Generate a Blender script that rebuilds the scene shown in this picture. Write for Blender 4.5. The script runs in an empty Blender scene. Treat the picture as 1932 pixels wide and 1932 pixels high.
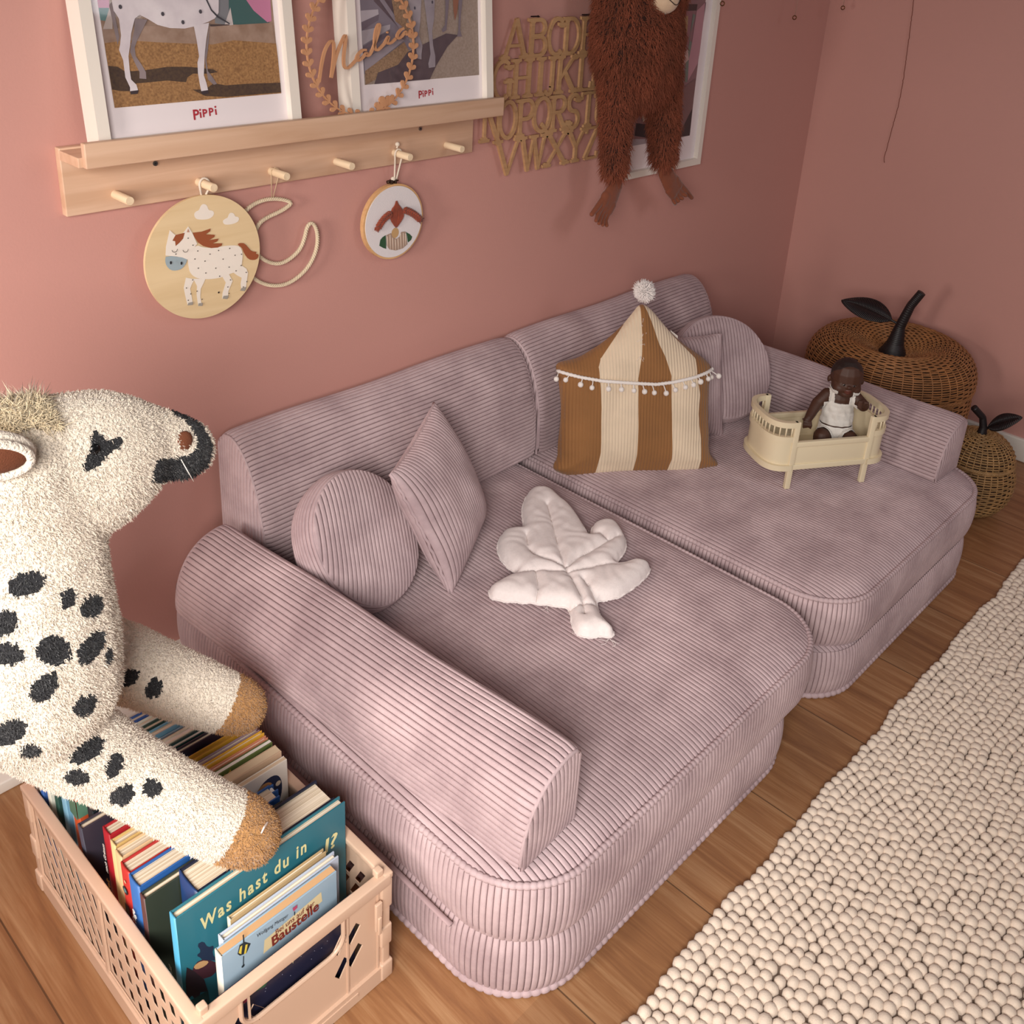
import bpy, math, random
import numpy as np
from mathutils import Vector, Matrix
from mathutils.geometry import delaunay_2d_cdt
random.seed(7); rng = np.random.default_rng(7)
SC = bpy.context.scene; COL = SC.collection
PI = math.pi
A = np.array

# ---------------------------------------------------------------- materials
def lin(h):
    h = h.lstrip('#'); c = [int(h[i:i+2], 16)/255 for i in (0, 2, 4)]
    return tuple(x/12.92 if x <= .04045 else ((x+.055)/1.055)**2.4 for x in c) + (1,)
MATS = {}; CORD = GROOVE = None
def mat(name, col, rough=.6, sheen=0., metal=0., noise=None, bump=None, spec=.5, coat=0., sheen_tint=None, stretch=None, trans=0.):
    """noise=(scale, amount[, second colour]); bump=(scale, strength, distance)"""
    if name in MATS: return MATS[name]
    m = bpy.data.materials.new(name); m.use_nodes = True; nt = m.node_tree; N = nt.nodes; L = nt.links
    b = N['Principled BSDF']; c = lin(col) if isinstance(col, str) else col
    b.inputs['Base Color'].default_value = c; b.inputs['Roughness'].default_value = rough
    b.inputs['Metallic'].default_value = metal; b.inputs['Specular IOR Level'].default_value = spec
    b.inputs['Coat Weight'].default_value = coat
    if trans: b.inputs['Transmission Weight'].default_value = trans
    if sheen:
        b.inputs['Sheen Weight'].default_value = sheen; b.inputs['Sheen Roughness'].default_value = .45
        if sheen_tint: b.inputs['Sheen Tint'].default_value = lin(sheen_tint)
    if noise or bump:
        tc = N.new('ShaderNodeTexCoord'); src = tc.outputs['Object']
        if stretch:
            mp = N.new('ShaderNodeMapping'); mp.inputs['Scale'].default_value = stretch
            L.new(src, mp.inputs[0]); src = mp.outputs[0]
    if noise:
        n = N.new('ShaderNodeTexNoise'); n.inputs['Scale'].default_value = noise[0]; n.inputs['Detail'].default_value = 4
        L.new(src, n.inputs['Vector'])
        r = N.new('ShaderNodeMapRange'); r.inputs[1].default_value = .3; r.inputs[2].default_value = .7
        L.new(n.outputs['Fac'], r.inputs[0])
        mx = N.new('ShaderNodeMix'); mx.data_type = 'RGBA'; L.new(r.outputs[0], mx.inputs['Factor'])
        if len(noise) > 2: mx.inputs['A'].default_value = c; mx.inputs['B'].default_value = lin(noise[2])
        else:
            a = noise[1]; mx.inputs['A'].default_value = tuple(x*(1-a) for x in c[:3])+(1,); mx.inputs['B'].default_value = tuple(min(1, x*(1+a)) for x in c[:3])+(1,)
        L.new(mx.outputs['Result'], b.inputs['Base Color'])
    if bump:
        n = N.new('ShaderNodeTexNoise'); n.inputs['Scale'].default_value = bump[0]; n.inputs['Detail'].default_value = 3
        L.new(src, n.inputs['Vector'])
        bp = N.new('ShaderNodeBump'); bp.inputs['Strength'].default_value = bump[1]; bp.inputs['Distance'].default_value = bump[2]
        L.new(n.outputs['Fac'], bp.inputs['Height']); L.new(bp.outputs[0], b.inputs['Normal'])
    MATS[name] = m; return m

def wood_mat(name, c1, c2, axis='X', scale=14, rough=.45, bumpd=.0002):
    if name in MATS: return MATS[name]
    m = bpy.data.materials.new(name); m.use_nodes = True; nt = m.node_tree; N = nt.nodes; L = nt.links
    b = N['Principled BSDF']; b.inputs['Roughness'].default_value = rough
    tc = N.new('ShaderNodeTexCoord'); mp = N.new('ShaderNodeMapping')
    s = {'X': (.6, 9, 9), 'Y': (9, .6, 9), 'Z': (9, 9, .6)}[axis]; mp.inputs['Scale'].default_value = s
    n = N.new('ShaderNodeTexNoise'); n.inputs['Scale'].default_value = scale; n.inputs['Detail'].default_value = 6; n.inputs['Distortion'].default_value = .6
    L.new(tc.outputs['Object'], mp.inputs[0]); L.new(mp.outputs[0], n.inputs['Vector'])
    r = N.new('ShaderNodeValToRGB'); r.color_ramp.elements[0].position = .32; r.color_ramp.elements[1].position = .68
    r.color_ramp.elements[0].color = lin(c1); r.color_ramp.elements[1].color = lin(c2)
    L.new(n.outputs['Fac'], r.inputs[0]); L.new(r.outputs[0], b.inputs['Base Color'])
    bp = N.new('ShaderNodeBump'); bp.inputs['Distance'].default_value = bumpd; bp.inputs['Strength'].default_value = .4
    L.new(n.outputs['Fac'], bp.inputs['Height']); L.new(bp.outputs[0], b.inputs['Normal'])
    MATS[name] = m; return m

# ---------------------------------------------------------------- objects
ORG = {}
def props(o, label=None, cat=None, group=None, kind=None):
    if label: o['label'] = label
    if cat: o['category'] = cat
    if group: o['group'] = group
    if kind: o['kind'] = kind
    return o
def thing(name, label, cat, loc=(0, 0, 0), group=None):
    o = bpy.data.objects.new(name, None); COL.objects.link(o); o.location = loc; o.empty_display_size = .02
    ORG[o.name] = A(loc, float); return props(o, label, cat, group)
def mesh_obj(name, V, F, mt, parent=None, smooth=True, fmi=None, label=None):
    V = np.asarray(V, float).reshape(-1, 3)
    org = ORG[parent.name] if parent is not None else A([0., 0, 0])
    me = bpy.data.meshes.new(name); me.from_pydata((V-org).tolist(), [], [tuple(int(i) for i in f) for f in F]); me.update()
    mts = mt if isinstance(mt, (list, tuple)) else [mt]
    for x in mts: me.materials.append(x)
    if fmi is not None: me.polygons.foreach_set('material_index', np.asarray(fmi, dtype=np.int32))
    if smooth is not False: me.polygons.foreach_set('use_smooth', [True]*len(me.polygons))
    o = bpy.data.objects.new(name, me); COL.objects.link(o)
    if parent is not None: o.parent = parent
    ORG[o.name] = org
    if smooth == 'auto':
        me.set_sharp_from_angle(angle=math.radians(35)) if hasattr(me, 'set_sharp_from_angle') else None
    if label: o['label'] = label
    return o
def struct(name, V, F, mt, smooth=False):
    o = mesh_obj(name, V, F, mt, None, smooth); o['kind'] = 'structure'; return o

class MB:
    """collects pieces into one mesh"""
    def __init__(s): s.V = []; s.F = []; s.M = []; s.n = 0
    def add(s, V, F, mi=0):
        V = np.asarray(V, float).reshape(-1, 3); s.V.append(V); s.F += [tuple(int(i)+s.n for i in f) for f in F]; s.M += [mi]*len(F); s.n += len(V); return s
    def box(s, lo, hi, mi=0, M=None):
        x0, y0, z0 = lo; x1, y1, z1 = hi
        V = A([[x0,y0,z0],[x1,y0,z0],[x1,y1,z0],[x0,y1,z0],[x0,y0,z1],[x1,y0,z1],[x1,y1,z1],[x0,y1,z1]], float)
        if M is not None: V = V@M[0].T+M[1]
        return s.add(V, [(0,3,2,1),(4,5,6,7),(0,1,5,4),(1,2,6,5),(2,3,7,6),(3,0,4,7)], mi)
    def rbox(s, lo, hi, r, mi=0, M=None, n=3):
        """box with edges rounded by radius r (in all directions)"""
        lo = A(lo, float); hi = A(hi, float); r = min(r, *(abs(hi-lo)/2*.999))
        g = []
        for k in range(3):
            a = [lo[k]+r*(1-math.cos(PI/2*i/n)) for i in range(n+1)]; b = [hi[k]-r*(1-math.cos(PI/2*i/n)) for i in range(n, -1, -1)]
            g.append(a+b)
        m = 2*n+2; idx = {}; V = []; F = []
        ci = lambda k, v: min(max(v, lo[k]+r), hi[k]-r)
        def vid(i, j, k):
            if (i, j, k) not in idx:
                p = A([g[0][i], g[1][j], g[2][k]]); c = A([ci(0, p[0]), ci(1, p[1]), ci(2, p[2])]); d = p-c; l = np.linalg.norm(d)
                idx[i, j, k] = len(V); V.append(c+d/l*r if l > 1e-9 else p)
            return idx[i, j, k]
        e = m-1
        for i in range(e):
            for j in range(e):
                F += [(vid(i,j,0),vid(i,j+1,0),vid(i+1,j+1,0),vid(i+1,j,0)),(vid(i,j,e),vid(i+1,j,e),vid(i+1,j+1,e),vid(i,j+1,e)),
                      (vid(i,0,j),vid(i+1,0,j),vid(i+1,0,j+1),vid(i,0,j+1)),(vid(i,e,j),vid(i,e,j+1),vid(i+1,e,j+1),vid(i+1,e,j)),
                      (vid(0,i,j),vid(0,i,j+1),vid(0,i+1,j+1),vid(0,i+1,j)),(vid(e,i,j),vid(e,i+1,j),vid(e,i+1,j+1),vid(e,i,j+1))]
        V = A(V)
        if M is not None: V = V@M[0].T+M[1]
        return s.add(V, F, mi)
    def tube(s, pts, r, n=10, mi=0, closed=False, cap=True, flat=1.):
        P = A(pts, float); m = len(P); R = np.broadcast_to(np.asarray(r, float), (m,))
        if closed: T = np.roll(P, -1, 0)-np.roll(P, 1, 0)
        else: T = np.gradient(P, axis=0)
        T /= np.linalg.norm(T, axis=1)[:, None]+1e-12
        up = A([0, 0, 1.]) if abs(T[0][2]) < .9 else A([1., 0, 0])
        u = np.cross(T[0], up); u /= np.linalg.norm(u); V = []
        a = np.linspace(0, 2*PI, n, endpoint=False)
        for i in range(m):
            u = u-T[i]*(u@T[i]); u /= np.linalg.norm(u); w = np.cross(T[i], u)
            V.append(P[i]+np.outer(np.cos(a)*R[i], u)+np.outer(np.sin(a)*R[i]*flat, w))
        F = []
        for i in range(m if closed else m-1):
            j = (i+1) % m
            for k in range(n): F.append((i*n+k, i*n+(k+1) % n, j*n+(k+1) % n, j*n+k))
        if not closed and cap: F += [tuple(range(n))[::-1], tuple((m-1)*n+k for k in range(n))]
        return s.add(np.concatenate(V), F, mi)
    def ball(s, c, r, n=12, mi=0, M=None):
        r = np.broadcast_to(A(r, float), (3,)); V = [(0, 0, 1)]; m = n//2
        for i in range(1, m):
            t = PI*i/m
            V += [(math.sin(t)*math.cos(2*PI*k/n), math.sin(t)*math.sin(2*PI*k/n), math.cos(t)) for k in range(n)]
        V.append((0, 0, -1)); F = [(0, 1+k, 1+(k+1) % n) for k in range(n)]
        for i in range(m-2):
            for k in range(n): F.append((1+i*n+k, 1+(i+1)*n+k, 1+(i+1)*n+(k+1) % n, 1+i*n+(k+1) % n))
        b = 1+(m-2)*n; F += [(b+(k+1) % n, b+k, len(V)-1) for k in range(n)]
        V = A(V)*r
        if M is not None: V = V@M.T
        return s.add(V+A(c), F, mi)
    def cyl(s, a, b, r, n=20, mi=0): return s.tube([a, b], r, n, mi)
    def lathe(s, prof, c=(0, 0, 0), n=40, mi=0, M=None, closed=False):
        V = []; m = len(prof)
        for (r, z) in prof: V += [(r*math.cos(2*PI*k/n), r*math.sin(2*PI*k/n), z) for k in range(n)]
        F = []
        for i in range(m-1):
            for k in range(n): F.append((i*n+k, i*n+(k+1) % n, (i+1)*n+(k+1) % n, (i+1)*n+k))
        V = A(V)
        if M is not None: V = V@M.T
        return s.add(V+A(c), F, mi)
    def obj(s, name, mt, parent=None, smooth=True, label=None):
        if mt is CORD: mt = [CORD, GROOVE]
        return mesh_obj(name, np.concatenate(s.V), s.F, mt, parent, smooth, s.M if isinstance(mt, (list, tuple)) else None, label)

def gridF(a, b, closed=False, flip=False, off=0):
    F = []
    for i in range(a if closed else a-1):
        i2 = (i+1) % a
        for j in range(b-1):
            f = (off+i*b+j, off+i2*b+j, off+i2*b+j+1, off+i*b+j+1); F.append(f[::-1] if flip else f)
    return F
# corduroy rib cross-section
RU = A([0, .045, .14, .32, .5, .68, .86, .955]); NR = len(RU)
def ribh(s, amp=.0022):
    u = s-np.floor(s); return 1.5*amp*(1-np.abs(2*u-1)**6)
def rib_param(n, closed=False):
    s = (np.arange(n)[:, None]+RU[None, :]).ravel()
    return s/n if closed else np.append(s, n)/n
def nrm(P):
    du = np.gradient(P, axis=0); dv = np.gradient(P, axis=1); N = np.cross(du, dv); return N/(np.linalg.norm(N, axis=2)[..., None]+1e-12)
def ribbed(mb, P, s, nr, amp=.0022, closed=False, flip=False, Nn=None, mi=0, wob=0.0):
    """P[i,j,3]: i across ribs (parameter s in 0..1), j along them"""
    if Nn is None:
        if closed:
            Q = np.concatenate([P[-2:], P, P[:2]]); Nn = nrm(Q)[2:-2]
        else: Nn = nrm(P)
    if flip: Nn = -Nn
    h = ribh(s*nr, amp)[:, None]*np.ones(P.shape[1])[None, :]
    P2 = P+Nn*h[..., None]
    mb.add(P2.reshape(-1, 3), gridF(P.shape[0], P.shape[1], closed, flip), mi)
    # groove faces get a darker colour, painting in the shade between the wales
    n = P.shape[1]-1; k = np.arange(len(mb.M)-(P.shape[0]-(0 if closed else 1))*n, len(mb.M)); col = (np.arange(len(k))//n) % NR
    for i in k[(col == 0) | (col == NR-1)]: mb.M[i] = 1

def frame_from(yaw, tilt, roll):
    ca, sa, cb, sb, cc, sc = math.cos(yaw), math.sin(yaw), math.cos(tilt), math.sin(tilt), math.cos(roll), math.sin(roll)
    Z = A([[ca,-sa,0],[sa,ca,0],[0,0,1]]); X = A([[1,0,0],[0,cb,-sb],[0,sb,cb]]); Y = A([[cc,0,sc],[0,1,0],[-sc,0,cc]])
    return Z@X@Y

# ---------------------------------------------------------------- setting
def wall_mat():
    m = mat('pink_wall_paint', '#c69187', .55, noise=(1.2, .03), bump=(260, .25, .0006)); return m
WALL = wall_mat()
XR = 2.702
def floor_mat():
    m = bpy.data.materials.new('oak_floor_boards'); m.use_nodes = True; nt = m.node_tree; N = nt.nodes; L = nt.links
    b = N['Principled BSDF']; b.inputs['Roughness'].default_value = .42
    tc = N.new('ShaderNodeTexCoord'); sx = N.new('ShaderNodeSeparateXYZ'); L.new(tc.outputs['Object'], sx.inputs[0])
    def M(op, a, c=None, d=None):
        n = N.new('ShaderNodeMath'); n.operation = op
        for i, v in enumerate((a, c, d)):
            if v is None: continue
            if isinstance(v, (int, float)): n.inputs[i].default_value = v
            else: L.new(v, n.inputs[i])
        return n.outputs[0]
    t = M('DIVIDE', M('SUBTRACT', sx.outputs[0], .298), .2275); k = M('FLOOR', t); fr = M('FRACT', t)
    yo = M('MULTIPLY', k, .83); yy = M('DIVIDE', M('ADD', sx.outputs[1], yo), 1.9); ky = M('FLOOR', yy); fy = M('FRACT', yy)
    # seam distance
    d = M('MULTIPLY', M('MINIMUM', fr, M('SUBTRACT', 1, fr)), .2275); dy = M('MULTIPLY', M('MINIMUM', fy, M('SUBTRACT', 1, fy)), 1.9)
    seam = M('LESS_THAN', d, .0011)
    cb = N.new('ShaderNodeCombineXYZ'); L.new(k, cb.inputs[0]); L.new(ky, cb.inputs[1])
    wn = N.new('ShaderNodeTexWhiteNoise'); L.new(cb.outputs[0], wn.inputs['Vector'])
    # grain
    cg = N.new('ShaderNodeCombineXYZ'); L.new(M('MULTIPLY', sx.outputs[0], 34), cg.inputs[0]); L.new(M('MULTIPLY', sx.outputs[1], 2.4), cg.inputs[1]); L.new(M('MULTIPLY', k, 7.3), cg.inputs[2])
    n1 = N.new('ShaderNodeTexNoise'); n1.inputs['Scale'].default_value = 1; n1.inputs['Detail'].default_value = 7; n1.inputs['Roughness'].default_value = .62; n1.inputs['Distortion'].default_value = .9; L.new(cg.outputs[0], n1.inputs['Vector'])
    cg2 = N.new('ShaderNodeCombineXYZ'); L.new(M('MULTIPLY', sx.outputs[0], 300), cg2.inputs[0]); L.new(M('MULTIPLY', sx.outputs[1], 9), cg2.inputs[1]); L.new(k, cg2.inputs[2])
    n2 = N.new('ShaderNodeTexNoise'); n2.inputs['Scale'].default_value = 1; n2.inputs['Detail'].default_value = 3; L.new(cg2.outputs[0], n2.inputs['Vector'])
    r = N.new('ShaderNodeValToRGB'); e = r.color_ramp.elements; e[0].position = .25; e[0].color = lin('#6b432c'); e[1].position = .72; e[1].color = lin('#b48c66')
    x = e.new(.5); x.color = lin('#956844')
    L.new(M('ADD', M('MULTIPLY', n1.outputs['Fac'], .8), M('MULTIPLY', n2.outputs['Fac'], .22)), r.inputs[0])
    # knots
    vo = N.new('ShaderNodeTexVoronoi'); vo.inputs['Scale'].default_value = 1; cv = N.new('ShaderNodeCombineXYZ'); L.new(M('MULTIPLY', sx.outputs[0], 3.1), cv.inputs[0]); L.new(M('MULTIPLY', sx.outputs[1], 1.5), cv.inputs[1]); L.new(cv.outputs[0], vo.inputs['Vector'])
    kn = N.new('ShaderNodeMapRange'); kn.inputs[1].default_value = .02; kn.inputs[2].default_value = .07; kn.inputs[3].default_value = .55; kn.inputs[4].default_value = 1; L.new(vo.outputs['Distance'], kn.inputs[0])
    tone = M('MULTIPLY', M('MULTIPLY', M('ADD', .86, M('MULTIPLY', wn.outputs['Value'], .24)), kn.outputs[0]), M('SUBTRACT', 1, M('MULTIPLY', seam, .6)))
    vm = N.new('ShaderNodeVectorMath'); vm.operation = 'SCALE'; L.new(r.outputs[0], vm.inputs[0]); L.new(tone, vm.inputs['Scale'])
    L.new(vm.outputs[0], b.inputs['Base Color'])
    bp = N.new('ShaderNodeBump'); bp.inputs['Distance'].default_value = .0006; bp.inputs['Strength'].default_value = .5
    L.new(M('SUBTRACT', M('MULTIPLY', n2.outputs['Fac'], .3), seam), bp.inputs['Height']); L.new(bp.outputs[0], b.inputs['Normal'])
    return m
FLOOR = floor_mat()
WHITE = mat('white_lacquer', '#e8e0d6', .35)
struct('floor', [(-1.6,-3.2,0),(XR,-3.2,0),(XR,0,0),(-1.6,0,0),(-1.6,-3.2,-.05),(XR,-3.2,-.05),(XR,0,-.05),(-1.6,0,-.05)], [(0,1,2,3),(4,7,6,5),(0,4,5,1),(1,5,6,2),(2,6,7,3),(3,7,4,0)], FLOOR)
b = MB(); b.box((-1.6, 0, -.05), (XR+.1, .1, 2.1)); b.obj('wall_back', WALL, smooth=False)['kind'] = 'structure'
b = MB(); b.box((XR, -3.2, -.05), (XR+.1, 0, 2.1)); b.obj('wall_right', WALL, smooth=False)['kind'] = 'structure'
b = MB(); b.rbox((-1.6, -.012, 0), (XR-.012, .004, .062), .004); b.obj('baseboard_back', WHITE)['kind'] = 'structure'
b = MB(); b.rbox((XR-.012, -3.2, 0), (XR+.004, 0, .062), .004); b.obj('baseboard_right', WHITE)['kind'] = 'structure'

# ---------------------------------------------------------------- corduroy
def cord_mat(name, col, dark, tint='#d8c8cc'):
    m = bpy.data.materials.new(name); m.use_nodes = True; nt = m.node_tree; N = nt.nodes; L = nt.links
    b = N['Principled BSDF']; b.inputs['Roughness'].default_value = .85; b.inputs['Specular IOR Level'].default_value = .2
    b.inputs['Sheen Weight'].default_value = .12; b.inputs['Sheen Roughness'].default_value = .35; b.inputs['Sheen Tint'].default_value = lin(tint)
    tc = N.new('ShaderNodeTexCoord')
    n = N.new('ShaderNodeTexNoise'); n.inputs['Scale'].default_value = 9; n.inputs['Detail'].default_value = 6; n.inputs['Roughness'].default_value = .65; L.new(tc.outputs['Object'], n.inputs['Vector'])
    r = N.new('ShaderNodeMapRange'); r.inputs[1].default_value = .35; r.inputs[2].default_value = .68; L.new(n.outputs['Fac'], r.inputs[0])
    mx = N.new('ShaderNodeMix'); mx.data_type = 'RGBA'; L.new(r.outputs[0], mx.inputs['Factor']); mx.inputs['A'].default_value = lin(dark); mx.inputs['B'].default_value = lin(col)
    L.new(mx.outputs['Result'], b.inputs['Base Color'])
    n2 = N.new('ShaderNodeTexNoise'); n2.inputs['Scale'].default_value = 900; n2.inputs['Detail'].default_value = 2; L.new(tc.outputs['Object'], n2.inputs['Vector'])
    bp = N.new('ShaderNodeBump'); bp.inputs['Strength'].default_value = .5; bp.inputs['Distance'].default_value = .0008
    L.new(n2.outputs['Fac'], bp.inputs['Height']); L.new(bp.outputs[0], b.inputs['Normal'])
    return m
CORD = cord_mat('mauve_corduroy', '#c8b1b3', '#a68f92')
GROOVE = mat('corduroy_groove_shade', '#6d5657', .95)  # darker than the pile: groove shade put into the colour
PITCH = .0080

def rrect(x0, x1, y0, y1, r, n):
    """n points on a rounded rectangle, arc-length spaced, with outward normals; starts mid back, counter-clockwise"""
    rf = r
    segs = []
    cs = [(x0+rf, y1-rf, PI/2), (x0+rf, y0+rf, PI), (x1-rf, y0+rf, 1.5*PI), (x1-rf, y1-rf, 0)]
    pts = []
    for cx, cy, a0 in cs:
        for k in range(25):
            a = a0+PI/2*k/24; pts.append((cx+rf*math.cos(a), cy+rf*math.sin(a), math.cos(a), math.sin(a)))
    pts.append(pts[0]); P = A(pts); d = np.r_[0, np.cumsum(np.hypot(*(np.diff(P[:, :2], axis=0).T)))]
    return P, d
def perim(x0, x1, y0, y1, r, s):
    P, d = rrect(x0, x1, y0, y1, r, 0); t = s*d[-1]
    Q = np.stack([np.interp(t, d, P[:, k]) for k in range(4)], 1); Q[:, 2:] /= np.linalg.norm(Q[:, 2:], axis=1)[:, None]
    return Q, d[-1]

def mattress(root, name, x0, x1, y0, y1, z0, z1, r=.105, bulge=.008, ph=0., top=True, label=None):
    mb = MB()
    _, Ltot = perim(x0, x1, y0, y1, r, A([0.])); n = int(round(Ltot/PITCH)); s = rib_param(n, True)
    Q, _ = perim(x0, x1, y0, y1, r, s); T = 13; t = np.linspace(0, 1, T)
    prof = np.sin(PI*t)**.55*bulge
    P = np.zeros((len(s), T, 3)); wob = .0012*np.sin(s*37+ph)[:, None]*np.sin(PI*t)[None, :]
    off = prof[None, :]+wob-.0
    P[..., 0] = Q[:, 0:1]+Q[:, 2:3]*off; P[..., 1] = Q[:, 1:2]+Q[:, 3:4]*off
    P[..., 2] = z0+.003+(z1-z0-.006)*t[None, :]+.0015*np.sin(s*29+ph)[:, None]*np.sin(PI*t)[None, :]
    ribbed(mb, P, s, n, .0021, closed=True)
    # top
    W = x1-x0; nt = int(round(W/PITCH)); s = rib_param(nt); x = x0+.001+(W-.002)*s
    dx = np.minimum(x-x0, x1-x); ins = np.where(dx < r, r-np.sqrt(np.clip(r*r-(r-dx)**2, 0, None)), 0)
    ya = y0+ins; yb = y1-ins; T = 44; t = (1-np.cos(PI*np.linspace(0, 1, T)))/2
    P = np.zeros((len(s), T, 3)); P[..., 0] = x[:, None]; P[..., 1] = ya[:, None]+(yb-ya)[:, None]*t[None, :]
    d = np.minimum(np.minimum(P[..., 1]-y0, y1-P[..., 1]), np.minimum(P[..., 0]-x0, x1-P[..., 0]))
    fr = np.clip(P[..., 1]-y0, 0, None)
    for (cx, cy) in ((x0+r, y0+r), (x1-r, y0+r), (x0+r, y1-r), (x1-r, y1-r)):
        inx = (P[..., 0] < cx) if cx < (x0+x1)/2 else (P[..., 0] > cx); iny = (P[..., 1] < cy) if cy < (y0+y1)/2 else (P[..., 1] > cy)
        dd = r-np.hypot(P[..., 0]-cx, P[..., 1]-cy); d = np.where(inx & iny, np.clip(dd, 0, None), d)
    P[..., 2] = z1-.004+.013*(1-np.exp(-np.clip(d, 0, None)/.022))+.0015*np.sin(P[..., 0]*9+ph)*np.sin(P[..., 1]*11+ph)*np.clip(d/.05, 0, 1)-(.004*np.exp(-fr/.05))
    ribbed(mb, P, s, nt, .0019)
    if not top: pass
    o = mb.obj(name, CORD, root, label=label)
    return o
def piping(root, name, x0, x1, y0, y1, z, r=.105, rad=.0042, off=.003, amp=.0013, zamp=.001, ph=0, pitch=PITCH, label=None):
    _, Lt = perim(x0, x1, y0, y1, r, A([0.])); n = int(round(Lt/pitch)); k = 6; s = np.arange(n*k)/(n*k)
    Q, _ = perim(x0, x1, y0, y1, r, s); rr = rad+amp*np.abs(np.sin(s*n*PI))**.6-amp*.4
    P = np.stack([Q[:, 0]+Q[:, 2]*off, Q[:, 1]+Q[:, 3]*off, z+zamp*np.sin(s*23+ph)], 1)
    mb = MB(); mb.tube(P, rr, 8, closed=True); return mb.obj(name, CORD, root, label=label)

def seat(label, x0, x1, y0, y1, low, ph):
    H = .2; t = thing('seat_module', label, 'sofa', ((x0+x1)/2, (y0+y1)/2, 0), 'two corduroy seat modules side by side')
    mattress(t, 'upper_mattress', x0+.004, x1-.004, y0+.004, y1, H/2, H, ph=ph)
    lx0, lx1, ly0, ly1 = low
    mattress(t, 'lower_mattress', lx0, lx1, ly0, ly1, .004, H/2, ph=ph+2)
    piping(t, 'top_piping', x0+.004, x1-.004, y0+.004, y1, H-.004, ph=ph)
    piping(t, 'middle_seam', x0+.006, x1-.006, y0+.006, y1-.004, H/2+.002, rad=.0026, off=.002, amp=.0009, ph=ph+1)
    piping(t, 'floor_piping', lx0, lx1, ly0, ly1, .006, rad=.0048, off=.004, amp=.0018, zamp=0, pitch=.0115)
    # smooth zip band along the left side
    zb = MB(); yy = np.linspace(y1-r_(.09), y0+.11, 40)
    zb.tube([(x0-.0075, v, H/2-.004+.0015*math.sin(v*20)) for v in yy], .004, 8, flat=.5); zb.obj('zip_band', CORD_PLAIN, t)
    return t
r_ = lambda v: v
CORD_PLAIN = mat('mauve_ribbon', '#a98f91', .7, sheen=.2, noise=(30, .06))
sL = seat('mauve corduroy seat module nearest the book crate, white leaf cushion lying on it', .672, 1.415, -.843, -.012, (.678, 1.355, -.836, -.02), 0)
sR = seat('mauve corduroy seat module nearest the wicker baskets, cream doll bed standing on it', 1.456, 2.128, -.838, -.012, (1.440, 2.115, -.834, -.02), 1.7)

def bolster(name, label, A0, B0, dvec, D, H, n1=2.3, n2=2.3, endsag=.004, group=None, hook=0.):
    """quarter-round bolster: A0->B0 is the lower back edge, dvec points to the round side"""
    A0 = A(A0, float); B0 = A(B0, float); Lv = B0-A0; Ln = np.linalg.norm(Lv); l = Lv/Ln; d = A(dvec, float); d -= l*(d@l); d /= np.linalg.norm(d); z = A([0, 0, 1.])
    t = thing(name, label, 'bolster cushion', tuple((A0+B0)/2), group)
    a = np.linspace(0, PI/2, 200); cd = D*np.cos(a)**(2/n1); cz = H*np.sin(a)**(2/n2)
    rb = H*.14; k = cd > rb*.0   # round the top back edge, then run down the flat back
    cd = rb+(D-rb)*np.cos(a)**(2/n1)
    cd = np.r_[rb+(D-rb)*.90, rb+(D-rb)*.965, cd]; cz = np.r_[0, .002, cz+.006*np.exp(-a*6)]
    th_ = np.linspace(0, PI/2, 14)[1:]; cd = np.r_[cd, rb-rb*np.sin(th_), 0]; cz = np.r_[cz, H-rb+rb*np.cos(th_), .004]
    q = np.r_[0, np.cumsum(np.hypot(np.diff(cd), np.diff(cz)))]; n = int(round(q[-1]/PITCH)); s = rib_param(n)
    sd = np.interp(s*q[-1], q, cd); sz = np.interp(s*q[-1], q, cz); T = 26; tt = (1-np.cos(PI*np.linspace(0, 1, T)))/2
    edge = np.exp(-np.minimum(tt, 1-tt)*Ln/.006)
    P = np.zeros((len(s), T, 3)); cent = A([D*.42, H*.42])
    for i in range(len(s)):
        v = A([sd[i], sz[i]]); w = v[None, :]+(cent-v)[None, :]*(edge*.035)[:, None]
        w = w+((v-cent)/np.linalg.norm(v-cent))[None, :]*(.0015*np.sin(tt*Ln*17+i*.02))[:, None]*(1-edge)[:, None]
        P[i] = A0+tt[:, None]*Lv+w[:, 0:1]*d+w[:, 1:2]*z
    mb = MB(); fl = np.dot(np.cross(P[-1, 5]-P[0, 5], Lv), d+z) < 0
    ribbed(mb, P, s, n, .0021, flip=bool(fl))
    # back and bottom
    b0 = A0+z*0; m = len(s)
    mb.add([A0+z*.003, B0+z*.003, B0+d*D*.9+z*.001, A0+d*D*.9+z*.001], [(0,1,2,3)])
    mb.obj('cover', CORD, t)
    # ends
    for sg, E0 in ((-1, A0), (1, B0)):
        mb = MB(); nn = int(round(D/PITCH)); s2 = rib_param(nn); x = (-.002)+(D*.995)*s2
        order = np.argsort(cd); top = np.interp(x, cd[order], cz[order]); top = np.maximum(top*.985, .004)
        T = 14; tt = np.linspace(0, 1, T); Q = np.zeros((len(s2), T, 3))
        bul = .006*np.sin(PI*np.clip(x/D, 0, 1))[:, None]*np.sin(PI*tt)[None, :]**.6
        Q[:] = E0+l*sg*.001; Q = Q+(l*sg)[None, None, :]*bul[..., None]+x[:, None, None]*d+(top[:, None]*tt[None, :])[..., None]*z
        c = np.cross(Q[1, 0]-Q[0, 0], z)@(l*sg)
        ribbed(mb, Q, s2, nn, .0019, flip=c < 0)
        mb.obj('end_panel', CORD, t)
        sm = MB(); ii = np.arange(0, len(cd), 6); sm.tube([E0+l*sg*.0012+d*cd[k]*.985+z*cz[k]*.985 for k in ii], .0028, 7); sm.obj('seam', CORD, t)
    return t
ZS = .2100
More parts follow.
